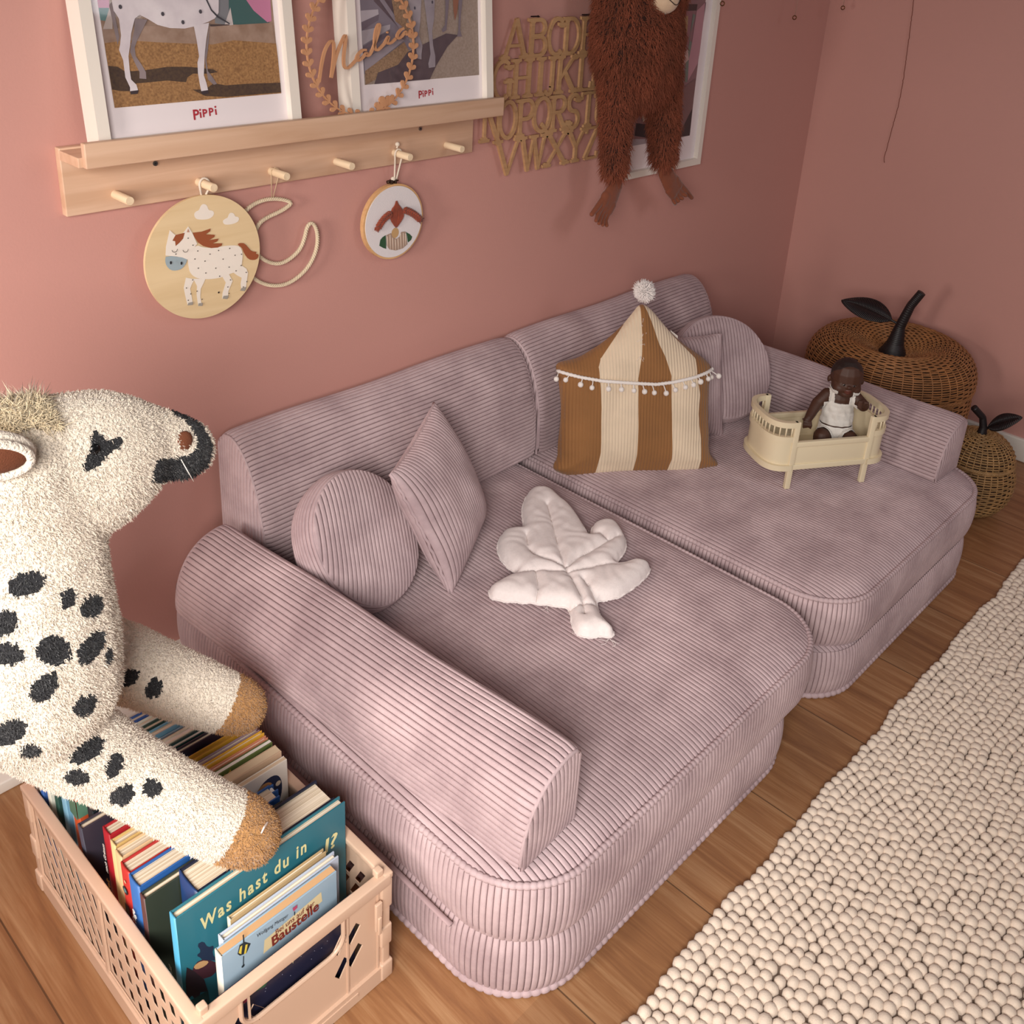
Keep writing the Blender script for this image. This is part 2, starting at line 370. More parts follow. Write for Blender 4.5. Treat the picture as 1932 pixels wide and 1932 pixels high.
bolster('back_bolster', 'long mauve corduroy back bolster against the wall above the leaf cushion', (.802, -.014, ZS), (1.447, -.014, ZS), (0, -1, 0), .128, .238, 2.0, 2.4, group='mauve bolsters of the sofa')
bolster('back_bolster', 'long mauve corduroy back bolster behind the striped tent cushion', (1.463, -.014, ZS), (2.108, -.014, ZS), (0, -1, 0), .128, .238, 2.0, 2.4, group='mauve bolsters of the sofa')
bolster('arm_bolster', 'mauve corduroy arm bolster nearest the book crate, catching a patch of daylight', (.762, -.105, ZS), (.812, -.792, ZS), (-1, 0, 0), .108, .118, 2.3, 2.3, group='mauve bolsters of the sofa')
bolster('arm_bolster', 'mauve corduroy arm bolster at the far end beside the wicker baskets', (2.128, -.150, ZS), (2.108, -.765, ZS), (-1, 0, 0), .108, .118, 2.3, 2.3, group='mauve bolsters of the sofa')

# ---------------------------------------------------------------- scatter cushions
def round_cushion(label, c, ang, r, th, group):
    c = A(c, float); M = frame_from(*ang); X, Y, Z = M[:, 0], M[:, 1], M[:, 2]
    t = thing('round_cushion', label, 'cushion', tuple(c+Y*th/2), group)
    for nm, off, sg in (('front_panel', 0., -1), ('back_panel', th, 1)):
        mb = MB(); n = int(round(2*r/PITCH)); s = rib_param(n); u = (-r+2*r*s)*.995; T = 26; tt = np.sin(PI/2*np.linspace(-1, 1, T))
        half = np.sqrt(np.clip(r*r-u*u, 1e-9, None)); w = half[:, None]*tt[None, :]; uu = u[:, None]*np.ones((1, T))
        rho = np.hypot(uu, w)/r; dome = .010*(1-np.clip(rho, 0, 1)**5)
        P = c+X*uu[..., None]+Z*w[..., None]+Y*(off+sg*dome)[..., None]
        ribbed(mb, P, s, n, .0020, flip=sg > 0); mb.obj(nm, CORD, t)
    # band: ribs run round the rim
    mb = MB(); nb = max(3, int(round((th+.012)/PITCH))); s = rib_param(nb); a = np.linspace(0, 2*PI, 96)
    bul = .006*np.sin(PI*s); v = th*s
    P = c+((r+bul)[:, None]*np.cos(a)[None, :])[..., None]*X+((r+bul)[:, None]*np.sin(a)[None, :])[..., None]*Z+(v[:, None]+.0015*np.sin(a*5)[None, :])[..., None]*Y
    ribbed(mb, P, s, nb, .0019, flip=False); mb.obj('side_band', CORD, t)
    for k, off in enumerate((0., th)):
        mb = MB(); mb.tube([c+X*(r-.001)*math.cos(x)+Z*(r-.001)*math.sin(x)+Y*off for x in np.linspace(0, 2*PI, 90, endpoint=False)], .0026, 7, closed=True); mb.obj('seam', CORD, t)
    return t
round_cushion('round mauve corduroy cushion leaning beside the arm bolster nearest the crate', (.906, -.270, .318), (.28, -.6257, .48), .1085, .05, 'round corduroy cushions')
round_cushion('round mauve corduroy cushion in the far corner, behind the striped tent cushion', (1.915, -.287, .332), (-.50, -.60, .1), .1165, .05, 'round corduroy cushions')

def square_cushion(label, c, ang, S, T, group, ribdir=0):
    """S half side; corners pulled out, sides pinched"""
    c = A(c, float); M = frame_from(*ang)
    if ribdir:  # ribs given in the local frame of the cushion; rotate the square by 45 degrees
        k = math.sqrt(.5); M = M@A([[k, 0, -k], [0, 1, 0], [k, 0, k]])
    X, Y, Z = M[:, 0], M[:, 1], M[:, 2]
    t = thing('square_cushion', label, 'cushion', tuple(c), group)
    n = int(round(2*S/PITCH)); s = rib_param(n); u = -1+2*s; tt = np.sin(PI/2*np.linspace(-1, 1, 40))
    U = u[:, None]*np.ones((1, 40)); W = np.ones((len(u), 1))*tt[None, :]
    pu = U*(1-.07*(1-W*W)); pw = W*(1-.07*(1-U*U))
    h = T*np.clip((1-np.abs(U)**2.6)*(1-np.abs(W)**2.6), 0, 1)**.55
    h = h+.0015*np.sin(U*9+W*4)*np.clip(1-np.abs(W), 0, 1)
    for nm, sg in (('front_panel', -1), ('back_panel', 1)):
        P = c+X*(pu*S)[..., None]+Z*(pw*S)[..., None]+Y*(sg*h)[..., None]
        mb = MB(); ribbed(mb, P, s, n, .0018, flip=sg > 0); mb.obj(nm, CORD, t)
    mb = MB(); e = []
    for k in range(4):
        for q in np.linspace(-1, 1, 24, endpoint=False):
            a, b = ((q, -1), (1, q), (-q, 1), (-1, -q))[k]; a2 = a*(1-.07*(1-b*b)); b2 = b*(1-.07*(1-a*a)); e.append(c+X*a2*S*1.004+Z*b2*S*1.004+Y*.0015*math.sin(q*30))
    mb.tube(e, .0030, 7, closed=True); mb.obj('seam', CORD, t)
    return t
square_cushion('square mauve corduroy cushion balanced on one corner against the back bolster', (1.0742, -.262, .324), (.5177, -.433, .719), .118, .045, 'square corduroy cushions', 1)
square_cushion('square mauve corduroy cushion standing behind the striped tent cushion, against the round one', (1.765, -.262, .318), (-.52, -.36, .03), .112, .045, 'square corduroy cushions')

# ---------------------------------------------------------------- padded outline shapes
def inpoly(p, poly):
    x, y = p; c = False; n = len(poly)
    for i in range(n):
        x1, y1 = poly[i]; x2, y2 = poly[i-1]
        if (y1 > y) != (y2 > y) and x < (x2-x1)*(y-y1)/(y2-y1)+x1: c = not c
    return c
def inpoly_v(P, poly):
    P = A(P); c = np.zeros(len(P), bool); q = A(poly); r = np.roll(q, 1, 0)
    for (x1, y1), (x2, y2) in zip(q, r):
        k = (y1 > P[:, 1]) != (y2 > P[:, 1]); den = (y2-y1) if y2 != y1 else 1e-12
        c ^= k & (P[:, 0] < (x2-x1)*(P[:, 1]-y1)/den+x1)
    return c
def seg_dist(P, a, b):
    a = A(a, float); b = A(b, float); d = b-a; t = np.clip(((P-a)@d)/(d@d+1e-15), 0, 1); return np.hypot(*((P-a-t[:, None]*d).T))
def poly_dist(P, poly, closed=True):
    q = [tuple(x) for x in poly]; D = np.full(len(P), 1e9)
    for i in range(len(q)-(0 if closed else 1)): D = np.minimum(D, seg_dist(P, q[i], q[(i+1) % len(q)]))
    return D
def smooth_poly(poly, n=3, closed=True):
    P = A(poly, float)
    for _ in range(n):
        if closed: Q = np.roll(P, -1, 0); P = np.stack([.75*P+.25*Q, .25*P+.75*Q], 1).reshape(-1, 2)
        else: Q = P[1:]; R = P[:-1]; P = np.concatenate([P[:1], np.stack([.75*R+.25*Q, .25*R+.75*Q], 1).reshape(-1, 2), P[-1:]])
    return P
def resample(P, step, closed=True):
    P = A(P, float)
    if closed: P = np.concatenate([P, P[:1]])
    d = np.r_[0, np.cumsum(np.hypot(*np.diff(P, axis=0).T))]; n = max(8, int(d[-1]/step)); t = np.linspace(0, d[-1], n, endpoint=not closed)
    return np.stack([np.interp(t, d, P[:, 0]), np.interp(t, d, P[:, 1])], 1)
def fill(outline, step, extra_edges=(), holes=()):
    """triangulated interior of an outline: returns points and triangles"""
    O = resample(outline, step); V = [tuple(x) for x in O]; E = [(i, (i+1) % len(O)) for i in range(len(O))]
    for h in holes:
        b = len(V); V += [tuple(x) for x in h]; E += [(b+i, b+(i+1) % len(h)) for i in range(len(h))]
    for e in extra_edges:
        R = resample(e, step, False); b = len(V); V += [tuple(x) for x in R]; E += [(b+i, b+i+1) for i in range(len(R)-1)]
    lo = O.min(0); hi = O.max(0); g = []
    ys = np.arange(lo[1]+step*.5, hi[1], step*.87)
    for k, y in enumerate(ys):
        for x in np.arange(lo[0]+step*(.5 if k % 2 else 0), hi[0], step): g.append((x, y))
    g = A(g); g = g[inpoly_v(g, O)]
    if len(g): g = g[poly_dist(g, O) > step*.45]
    V += [tuple(x) for x in g]
    r = delaunay_2d_cdt([Vector(v) for v in V], E, [], 0, 1e-7)
    P = A([tuple(v) for v in r[0]]); T = A([tuple(f) for f in r[2]]); C = P[T].mean(1); k = inpoly_v(C, O)
    for h in holes: k &= ~inpoly_v(C, h)
    return P, T[k], O
def plate(mb, outline, O3, U3, V3, th, mi=0, holes=(), step=None, fine=False):
    """flat plate of thickness th (towards n = U x V), with holes"""
    O3, U3, V3 = A(O3, float), A(U3, float), A(V3, float); Nn = np.cross(U3, V3); Nn /= np.linalg.norm(Nn)
    loops = [A(outline, float)]+[A(h, float) for h in holes]
    def area2(p): q = np.roll(p, -1, 0); return (p[:, 0]*q[:, 1]-q[:, 0]*p[:, 1]).sum()
    loops = [l if (area2(l) > 0) == (i == 0) else l[::-1] for i, l in enumerate(loops)]
    V = []; E = []
    for l in loops:
        b = len(V); V += [tuple(x) for x in l]; E += [(b+i, b+(i+1) % len(l)) for i in range(len(l))]
    r = delaunay_2d_cdt([Vector(v) for v in V], E, [], 0, 1e-9); P = A([tuple(v) for v in r[0]]); T = [tuple(f) for f in r[2]]
    C = A([P[list(f)].mean(0) for f in T]); k = inpoly_v(C, loops[0])
    for h in loops[1:]: k &= ~inpoly_v(C, h)
    T = [f for f, q in zip(T, k) if q]
    W = lambda Q, h: O3+Q[:, 0:1]*U3+Q[:, 1:2]*V3+Nn*h
    mb.add(W(P, th), [f if area2(P[list(f)]) > 0 else f[::-1] for f in T], mi)
    if th: mb.add(W(P, 0), [f[::-1] if area2(P[list(f)]) > 0 else f for f in T], mi)
    if th:
        for l in loops:
            n = len(l); mb.add(np.concatenate([W(l, 0), W(l, th)]), [(i, (i+1) % n, n+(i+1) % n, n+i) for i in range(n)], mi)
    return mb

def fine_cord(name, col, dark, scale=310):
    m = mat(name, col, .85, sheen=.25, noise=(14, .09)); nt = m.node_tree; N = nt.nodes; L = nt.links; b = N['Principled BSDF']
    tc = N.new('ShaderNodeTexCoord'); uv = N.new('ShaderNodeUVMap')
    w = N.new('ShaderNodeTexWave'); w.wave_type = 'BANDS'; w.bands_direction = 'X'; w.inputs['Scale'].default_value = scale/6.2832*1.0; w.inputs['Distortion'].default_value = .0
    L.new(uv.outputs[0], w.inputs['Vector'])
    n2 = N.new('ShaderNodeTexNoise'); n2.inputs['Scale'].default_value = 1100; L.new(tc.outputs['Object'], n2.inputs['Vector'])
    ad = N.new('ShaderNodeMath'); ad.operation = 'MULTIPLY_ADD'; ad.inputs[1].default_value = .25; L.new(n2.outputs['Fac'], ad.inputs[0]); L.new(w.outputs['Fac'], ad.inputs[2])
    bp = N.new('ShaderNodeBump'); bp.inputs['Strength'].default_value = .9; bp.inputs['Distance'].default_value = .0011; L.new(ad.outputs[0], bp.inputs['Height']); L.new(bp.outputs[0], b.inputs['Normal'])
    return m
BROWNC = fine_cord('caramel_fine_corduroy', '#8f6136', '#6e4722')
CREAMC = fine_cord('cream_fine_corduroy', '#dfc9ae', '#c9b193')
def set_uv(o, uv):
    me = o.data; l = me.uv_layers.new(name='UVMap'); idx = np.zeros(len(me.loops), np.int32); me.loops.foreach_get('vertex_index', idx)
    l.data.foreach_set('uv', np.asarray(uv, np.float32)[idx].ravel())

TO, TU, TV = A([1.4504, -.2110, .2100]), A([.7745, -.6325, 0]), A([.1918, .2348, .9529]); TN = np.cross(TU, TV); TN /= np.linalg.norm(TN)
tent_out = [(.1616,.3381),(.1434,.3142),(.1284,.2958),(.1089,.2773),(.0884,.26),(.0613,.2426),(.0418,.2307),(.0288,.2253),(.0114,.2221),(-.006,.2178),(-.0102,.2081),(-.0044,.1886),(-.0005,.1582),(.0035,.1169),(-.0001,.0765),(-.0028,.0437),(-.0024,.0217),(-.013,.0032),(-.0085,-.0056),(.0093,-.0158),(.0381,-.0207),(.067,-.0212),(.1495,-.0148),(.2172,-.0181),(.2865,-.0158),(.308,-.0083),(.3251,-.0041),(.3399,-.0009),(.3384,.0092),(.3231,.0206),(.3179,.0398),(.3181,.0677),(.3148,.1012),(.3137,.1346),(.3144,.1811),(.3192,.2076),(.3097,.2197),(.2946,.2318),(.2738,.245),(.2543,.2581),(.2347,.2755),(.2081,.3027),(.1909,.3232),(.1749,.3361)]
stripeL = [(.1482,.3413),(.1615,.3414),(.161,.2753),(.1587,.234),(.1509,.1914),(.1535,.0904),(.1538,.0351),(.1476,-.0281),(.0682,-.0268),(.0779,.0383),(.077,.1295),(.0719,.2123),(.077,.2285),(.1037,.2632),(.1284,.2958),(.1411,.3186)]
stripeR = [(.167,.3446),(.1815,.3383),(.192,.321),(.2105,.2994),(.2348,.2701),(.2545,.2515),(.2766,.2285),(.2765,.1944),(.2846,.1547),(.2824,.1148),(.2913,.049),(.2911,.0222),(.2881,-.0305),(.2175,-.0293),(.2274,.0231),(.2221,.1285),(.2202,.1946),(.2078,.234),(.196,.2591),(.1837,.2993)]
def tent_cushion():
    t = thing('tent_cushion', 'tent-shaped cushion in caramel and cream stripes with a white pompom on top', 'cushion', tuple(TO+TU*.16+TN*-.03))
    P, F, O = fill(smooth_poly(tent_out, 1), .0045, [stripeL+[stripeL[0]], stripeR+[stripeR[0]]])
    d = poly_dist(P, O); w = .085; T = .047; x = np.clip(d/w, 0, 1); h = T*np.sqrt(1-(1-x)**2)
    cy = P[:, 1]; h = h*(1-.35*np.clip((cy-.2)/.15, 0, 1)); trim = A([(-.0079,.2016),(.036,.1917),(.078,.1851),(.1468,.1805),(.1892,.1782),(.2239,.1825),(.2721,.1922),(.3193,.2054)])
    dt = poly_dist(P, trim, False); h -= .004*np.exp(-(dt/.006)**2)
    h += .0018*np.sin(P[:, 0]*60+P[:, 1]*25)*np.sin(P[:, 1]*47)*x
    # puckers near the side seams
    h -= .004*np.exp(-(d/.03)**2)*np.clip(np.sin(P[:, 1]*150), 0, 1)*x*3*np.exp(-((P[:, 1]-.07)/.1)**2)
    C = P[F].mean(1); fm = (inpoly_v(C, stripeL) | inpoly_v(C, stripeR)).astype(int)
    base = TO+P[:, :1]*TU+P[:, 1:]*TV-TN*.012
    def ht(Q, k=1):
        D = poly_dist(Q, O); xx = np.clip(D/w, 0, 1); return (T*np.sqrt(1-(1-xx)**2))*(1-.35*np.clip((Q[:, 1]-.2)/.15, 0, 1))
    a = mesh_obj('front_cover', base+TN*h[:, None], F, [BROWNC, CREAMC], t, True, fm); set_uv(a, P)
    b = mesh_obj('back_cover', base-TN*(h*.75)[:, None], F[:, ::-1], [BROWNC, CREAMC], t, True, fm); set_uv(b, P)
    WY = mat('white_cotton_trim', '#efe6e0', .9, sheen=.4, bump=(900, .6, .001))
    def on(q, e=.0): q = A(q).reshape(-1, 2); return TO+q[:, :1]*TU+q[:, 1:]*TV-TN*.012+TN*(ht(q)-.003+e)[:, None]
    tr = resample(trim, .0035, False); mb = MB(); pt = on(tr, .0035)
    rr = .0030+.0010*(np.arange(len(pt)) % 2); mb.tube(pt, rr, 7, flat=1.); mb.obj('trim_band', WY, t)
    balls = [(-.012,.1864),(.0066,.1853),(.0341,.1776),(.0562,.1721),(.0893,.1698),(.116,.1686),(.1416,.1663),(.1639,.164),(.1841,.1617),(.2088,.1605),(.2277,.1671),(.249,.1725),(.2669,.1768),(.2837,.1823),(.304,.1866),(.3165,.1877),(.3266,.1921)]
    tops = [(-.0056,.1983),(.013,.195),(.0383,.1896),(.0592,.1862),(.0902,.1829),(.1157,.1806),(.1412,.1794),(.1602,.1783),(.1803,.1771),(.2038,.177),(.2217,.1803),(.2441,.1846),(.2621,.1879),(.2789,.1922),(.298,.1977),(.3081,.1999),(.3126,.2021)]
    pa = on(balls, .006); pb = on(tops, .003)
    for q, p in zip(pa, pb):
        mb = MB(); mb.ball(q, .0058*random.uniform(.92, 1.08), 10); mb.tube([p, (p+q)/2+TN*.001, q], .0012, 5); mb.obj('trim_bobble', WY, t)
    # yarn pompom
    c = on(A([(.1631,.3651)]))[0]+TN*.006; mb = MB(); mb.ball(c, .012, 12)
    for k in range(950):
        v = rng.normal(size=3); v /= np.linalg.norm(v); L = .021*(1+.22*rng.random()) if v[0] > -.2 else .0195
        p = c+v*.010; q = c+v*L+rng.normal(size=3)*.0012; mb.tube([p, (p+q)/2, q], [.0009, .0010, .0007], 3, cap=True)
    mb.obj('pompom', mat('white_yarn', '#f1e6e2', .95, sheen=.5), t)
    mb = MB(); p0 = on(A([(.2944,-.0126)]))[0]; mb.box((0, 0, 0), (.022, .0006, .012), M=(np.stack([TU, -TN, TV], 1), p0+TV*-.012+TN*.004)); mb.obj('care_label', mat('satin_label', '#e9dcd0', .5), t, False)
    mb = MB(); p0 = on(A([(.2336,.2744)]))[0]; mb.box((0, 0, 0), (.02, .0006, .009), M=(np.stack([TU*.8-TV*.6, -TN, TV], 1), p0-TN*.02)); mb.obj('care_label', MATS['satin_label'], t, False)
    # frayed seam threads
    mb = MB()
    for (u0, v0) in [(.1626,.2992),(.1653,.2829),(.1601,.2666),(.1649,.2536),(.1598,.2362),(.1589,.2274)]:
        p = on(A([(u0, v0)]))[0]+TN*.001
        for _ in range(3):
            q = p+TU*rng.normal()*.005+TV*rng.normal()*.005+TN*.003; r = q+TU*rng.normal()*.004-TV*abs(rng.normal())*.005; mb.tube([p, q, r], .0004, 4)
    mb.obj('frayed_threads', MATS['white_yarn'], t)
tent_cushion()

# leaf cushion lying on the seat
leaf_out = [(1.3264,-.2463),(1.3379,-.2525),(1.3489,-.2633),(1.3518,-.2814),(1.3423,-.3087),(1.3374,-.3343),(1.3233,-.3632),(1.3128,-.3824),(1.3018,-.4005),(1.2949,-.415),(1.2866,-.4256),(1.3174,-.4051),(1.3301,-.4047),(1.3453,-.4088),(1.3543,-.4191),(1.3568,-.4307),(1.3462,-.4514),(1.3342,-.468),(1.319,-.4833),(1.3012,-.4935),(1.2744,-.5015),(1.2538,-.506),(1.2715,-.5177),(1.2903,-.5263),(1.2969,-.5385),(1.2982,-.5501),(1.2877,-.559),(1.2611,-.5653),(1.2418,-.5676),(1.2208,-.5681),(1.1935,-.5682),(1.1732,-.561),(1.1549,-.5481),(1.1429,-.5612),(1.1273,-.5794),(1.1196,-.6006),(1.1164,-.6148),(1.1074,-.6219),(1.0993,-.6179),(1.0911,-.6087),(1.0764,-.5986),(1.0676,-.5889),(1.0706,-.5713),(1.0867,-.5531),(1.1071,-.5323),(1.1004,-.5189),(1.0907,-.5046),(1.0759,-.4857),(1.062,-.4694),(1.049,-.4558),(1.0373,-.4396),(1.032,-.4293),(1.0409,-.413),(1.0518,-.4095),(1.0667,-.4095),(1.0889,-.4101),(1.1133,-.4102),(1.1109,-.4),(1.1144,-.3829),(1.1198,-.3651),(1.1336,-.3438),(1.1479,-.3285),(1.1655,-.3178),(1.1831,-.3111),(1.2016,-.3185),(1.2146,-.33),(1.2341,-.3103),(1.2567,-.2851),(1.2805,-.2669),(1.3045,-.2527)]
leaf_veins = [[(1.3004,-.3089),(1.2582,-.3597),(1.2049,-.423),(1.1726,-.4645),(1.1599,-.4849)], [(1.1979,-.3515),(1.17,-.3812),(1.1622,-.4059),(1.1711,-.4346),(1.1776,-.4649)], [(1.318,-.4628),(1.25,-.4634),(1.2041,-.46),(1.1789,-.4661)], [(1.1049,-.4175),(1.134,-.4378),(1.1551,-.4608),(1.1689,-.4771)], [(1.2618,-.5242),(1.2296,-.5035),(1.1932,-.487),(1.1689,-.4771)], [(1.1655,-.4801),(1.1505,-.5056),(1.132,-.536),(1.1041,-.565)], [(1.1307,-.4348),(1.1003,-.4698),(1.0771,-.4862)], [(1.1461,-.5544),(1.1627,-.5262),(1.1715,-.5052)], [(1.0948,-.5387),(1.1143,-.542),(1.1387,-.5605)], [(1.2901,-.4268),(1.3017,-.4394),(1.2931,-.4584)]]
def leaf_cushion():
    LC = mat('white_muslin', '#eadedb', .9, sheen=.3, noise=(220, .035), bump=(700, .5, .0007))
    O = smooth_poly(leaf_out, 1); c = O.mean(0)
    t = thing('leaf_cushion', 'white muslin leaf-shaped quilted cushion lying flat on the seat', 'cushion', (c[0], c[1], .215))
    P, F, O = fill(O, .0042, [smooth_poly(v, 1, False) for v in leaf_veins]); d = poly_dist(P, O)
    x = np.clip(d/.026, 0, 1); h = .021*np.sqrt(1-(1-x)**2)
    dv = np.full(len(P), 1e9)
    for v in leaf_veins: dv = np.minimum(dv, poly_dist(P, v, False))
    h = h*(.45+.55*np.sqrt(1-np.exp(-(dv/.010)**1.5)))
    h += .0011*np.sin(P[:, 0]*130+np.sin(P[:, 1]*90)*2)*np.sin(P[:, 1]*115+np.sin(P[:, 0]*70)*2.5)*x
    up = lambda hh: np.c_[P, .2225+hh]
    mesh_obj('front_cover', up(h), F, LC, t); mesh_obj('back_cover', up(-np.minimum(h*.35, .0055)), F[:, ::-1], LC, t)
    mb = fe = MB(); R = resample(O, .003); k = np.arange(len(R)); mb.tube(np.c_[R+rng.normal(size=R.shape)*.0004, .2225+.0008*np.sin(k*.7)], .0014+.0005*(k % 2), 6, closed=True)
    mb = MB()
    for v in leaf_veins:
        R = resample(smooth_poly(v, 2, False), .002, False); dd = poly_dist(R, O); hh = .021*np.sqrt(1-(1-np.clip(dd/.026, 0, 1))**2)*.45
        mb.tube(np.c_[R, .2225+hh+.0003], .0005, 5)
    mb.obj('quilting_stitches', mat('stitch_thread', '#cdbab2', .9), t)
    mb = fe
    for (x0, y0), n, s in (((1.1026,-.6176), 5, .02), ((1.0697,-.5722), 2, .016), ((1.3108,-.4045), 4, .01), ((1.0879,-.5004), 3, .012), ((1.2982,-.5504), 2, .008)):
        for _ in range(n):
            q = A([x0, y0, .2195]); a = rng.random()*6.28; pts = [q]
            for k in range(5): a += rng.normal()*.7; q = q+A([math.cos(a), math.sin(a), 0])*s/5; q[2] = .2165; pts.append(q)
            mb.tube(pts, .0004, 4)
    mb.obj('frayed_edge', LC, t)
leaf_cushion()

# ---------------------------------------------------------------- wall shelf with pegs
BIRCH = wood_mat('birch_wood', '#c7a083', '#d6b297', 'X', 7); BIRCH2 = wood_mat('birch_peg_wood', '#dfc4a2', '#ead3b4', 'Y', 16)
t = thing('wall_shelf', 'birch picture ledge with six round pegs below, fixed to the pink wall', 'shelf', (.98, 0, .89))
b = MB(); b.rbox((.599, -.014, .835), (1.36, .0, .928), .0015); b.obj('back_board', BIRCH, t)
b = MB(); b.rbox((.599, -.069, .912), (1.3705, -.0135, .9255), .001); b.obj('ledge', BIRCH, t)
b = MB(); b.rbox((.604, -.080, .912), (1.3705, -.0685, .945), .0018); b.obj('lip', BIRCH, t)
PEGX = [.669, .797, .922, 1.047, 1.171, 1.293]
for x in PEGX:
    b = MB(); b.lathe([(0, -.043), (.0056, -.043), (.0063, -.0422), (.0063, -.0135)], (x, -.0135, .856), 24, M=A([[1, 0, 0], [0, 0, 1.], [0, -1, 0]]).T@A([[1, 0, 0], [0, -1, 0], [0, 0, -1.]]))
    V = np.concatenate(b.V)
    b = MB(); b.tube([(x, -.013, .856), (x, -.055, .856), (x, -.0560, .856)], [.0064, .0064, .0058], 24); b.obj('peg', BIRCH2, t, 'auto')
STEEL = mat('steel', '#9a9a98', .3, metal=1)
for x in (.731, 1.229):
    b = MB(); b.tube([(x, -.013, .892), (x, -.0155, .892)], [.0036, .0036], 16); b.tube([(x, -.0152, .892), (x, -.0158, .892)], [.0016, .0016], 6, 1); b.obj('screw', [STEEL, mat('dark_recess', '#1d1a1a', .8)], t, 'auto')

def flat_mat(h, rough=.7): return mat('print_'+h.strip('#'), h, rough)
def art(name, O3, U3, V3, base, items, parent, dz=.00012, rough=.6, th=0):
    mb = MB(); ms = []; Nn = np.cross(A(U3, float), A(V3, float)); Nn /= np.linalg.norm(Nn); O3 = A(O3, float)
    for k, (c, poly) in enumerate([base]+items):
        m = flat_mat(c, rough) if isinstance(c, str) else c
        if m not in ms: ms.append(m)
        plate(mb, poly, O3+Nn*dz*k, U3, V3, 0, ms.index(m))
    return mb.obj(name, ms, parent, False)
def clip(poly, base):
    """Sutherland-Hodgman against a convex base polygon"""
    B = A(base, float); ar = sum(B[i-1][0]*B[i][1]-B[i][0]*B[i-1][1] for i in range(len(B))); B = B if ar > 0 else B[::-1]
    out = [tuple(p) for p in poly]
    for i in range(len(B)):
        a, c = B[i], B[(i+1) % len(B)]; ins = lambda p: (c[0]-a[0])*(p[1]-a[1])-(c[1]-a[1])*(p[0]-a[0]) >= -1e-12
        res = []
        for j in range(len(out)):
            p, q = out[j-1], out[j]; ip, iq = ins(p), ins(q)
            if ip != iq:
                dp = (c[0]-a[0])*(p[1]-a[1])-(c[1]-a[1])*(p[0]-a[0]); dq = (c[0]-a[0])*(q[1]-a[1])-(c[1]-a[1])*(q[0]-a[0]); s = dp/(dp-dq); res.append((p[0]+s*(q[0]-p[0]), p[1]+s*(q[1]-p[1])))
            if iq: res.append(q)
        out = res
        if len(out) < 3: return None
    return out
def circle(c, r, n=24, ry=None): return [(c[0]+r*math.cos(2*PI*k/n), c[1]+(ry or r)*math.sin(2*PI*k/n)) for k in range(n)]
def rect(a, b): return [(a[0], a[1]), (b[0], a[1]), (b[0], b[1]), (a[0], b[1])]

def text_mesh(name, s, O3, U3, V3, size, mt, parent, th=.0002, shear=0., align='LEFT', off=.0, xs=1., sx=1., fit=None):
    cu = bpy.data.curves.new('t', 'FONT'); cu.body = s; cu.size = size; cu.shear = shear; cu.align_x = align; cu.extrude = 0; cu.offset = off; cu.resolution_u = 3; cu.space_character = xs
    o = bpy.data.objects.new('t', cu); COL.objects.link(o); bpy.context.view_layer.update()
    me = bpy.data.meshes.new_from_object(o.evaluated_get(bpy.context.evaluated_depsgraph_get())); COL.objects.unlink(o); bpy.data.objects.remove(o)
    V = A([tuple(v.co) for v in me.vertices]).reshape(-1, 3); F = [tuple(p.vertices) for p in me.polygons]; bpy.data.meshes.remove(me)
    if fit: sx = fit/(V[:, 0].max()-V[:, 0].min())
    U3, V3 = A(U3, float), A(V3, float); Nn = np.cross(U3, V3); W = A(O3, float)+V[:, :1]*U3*sx+V[:, 1:2]*V3+Nn*th
    return mesh_obj(name, W, F, mt, parent, False)

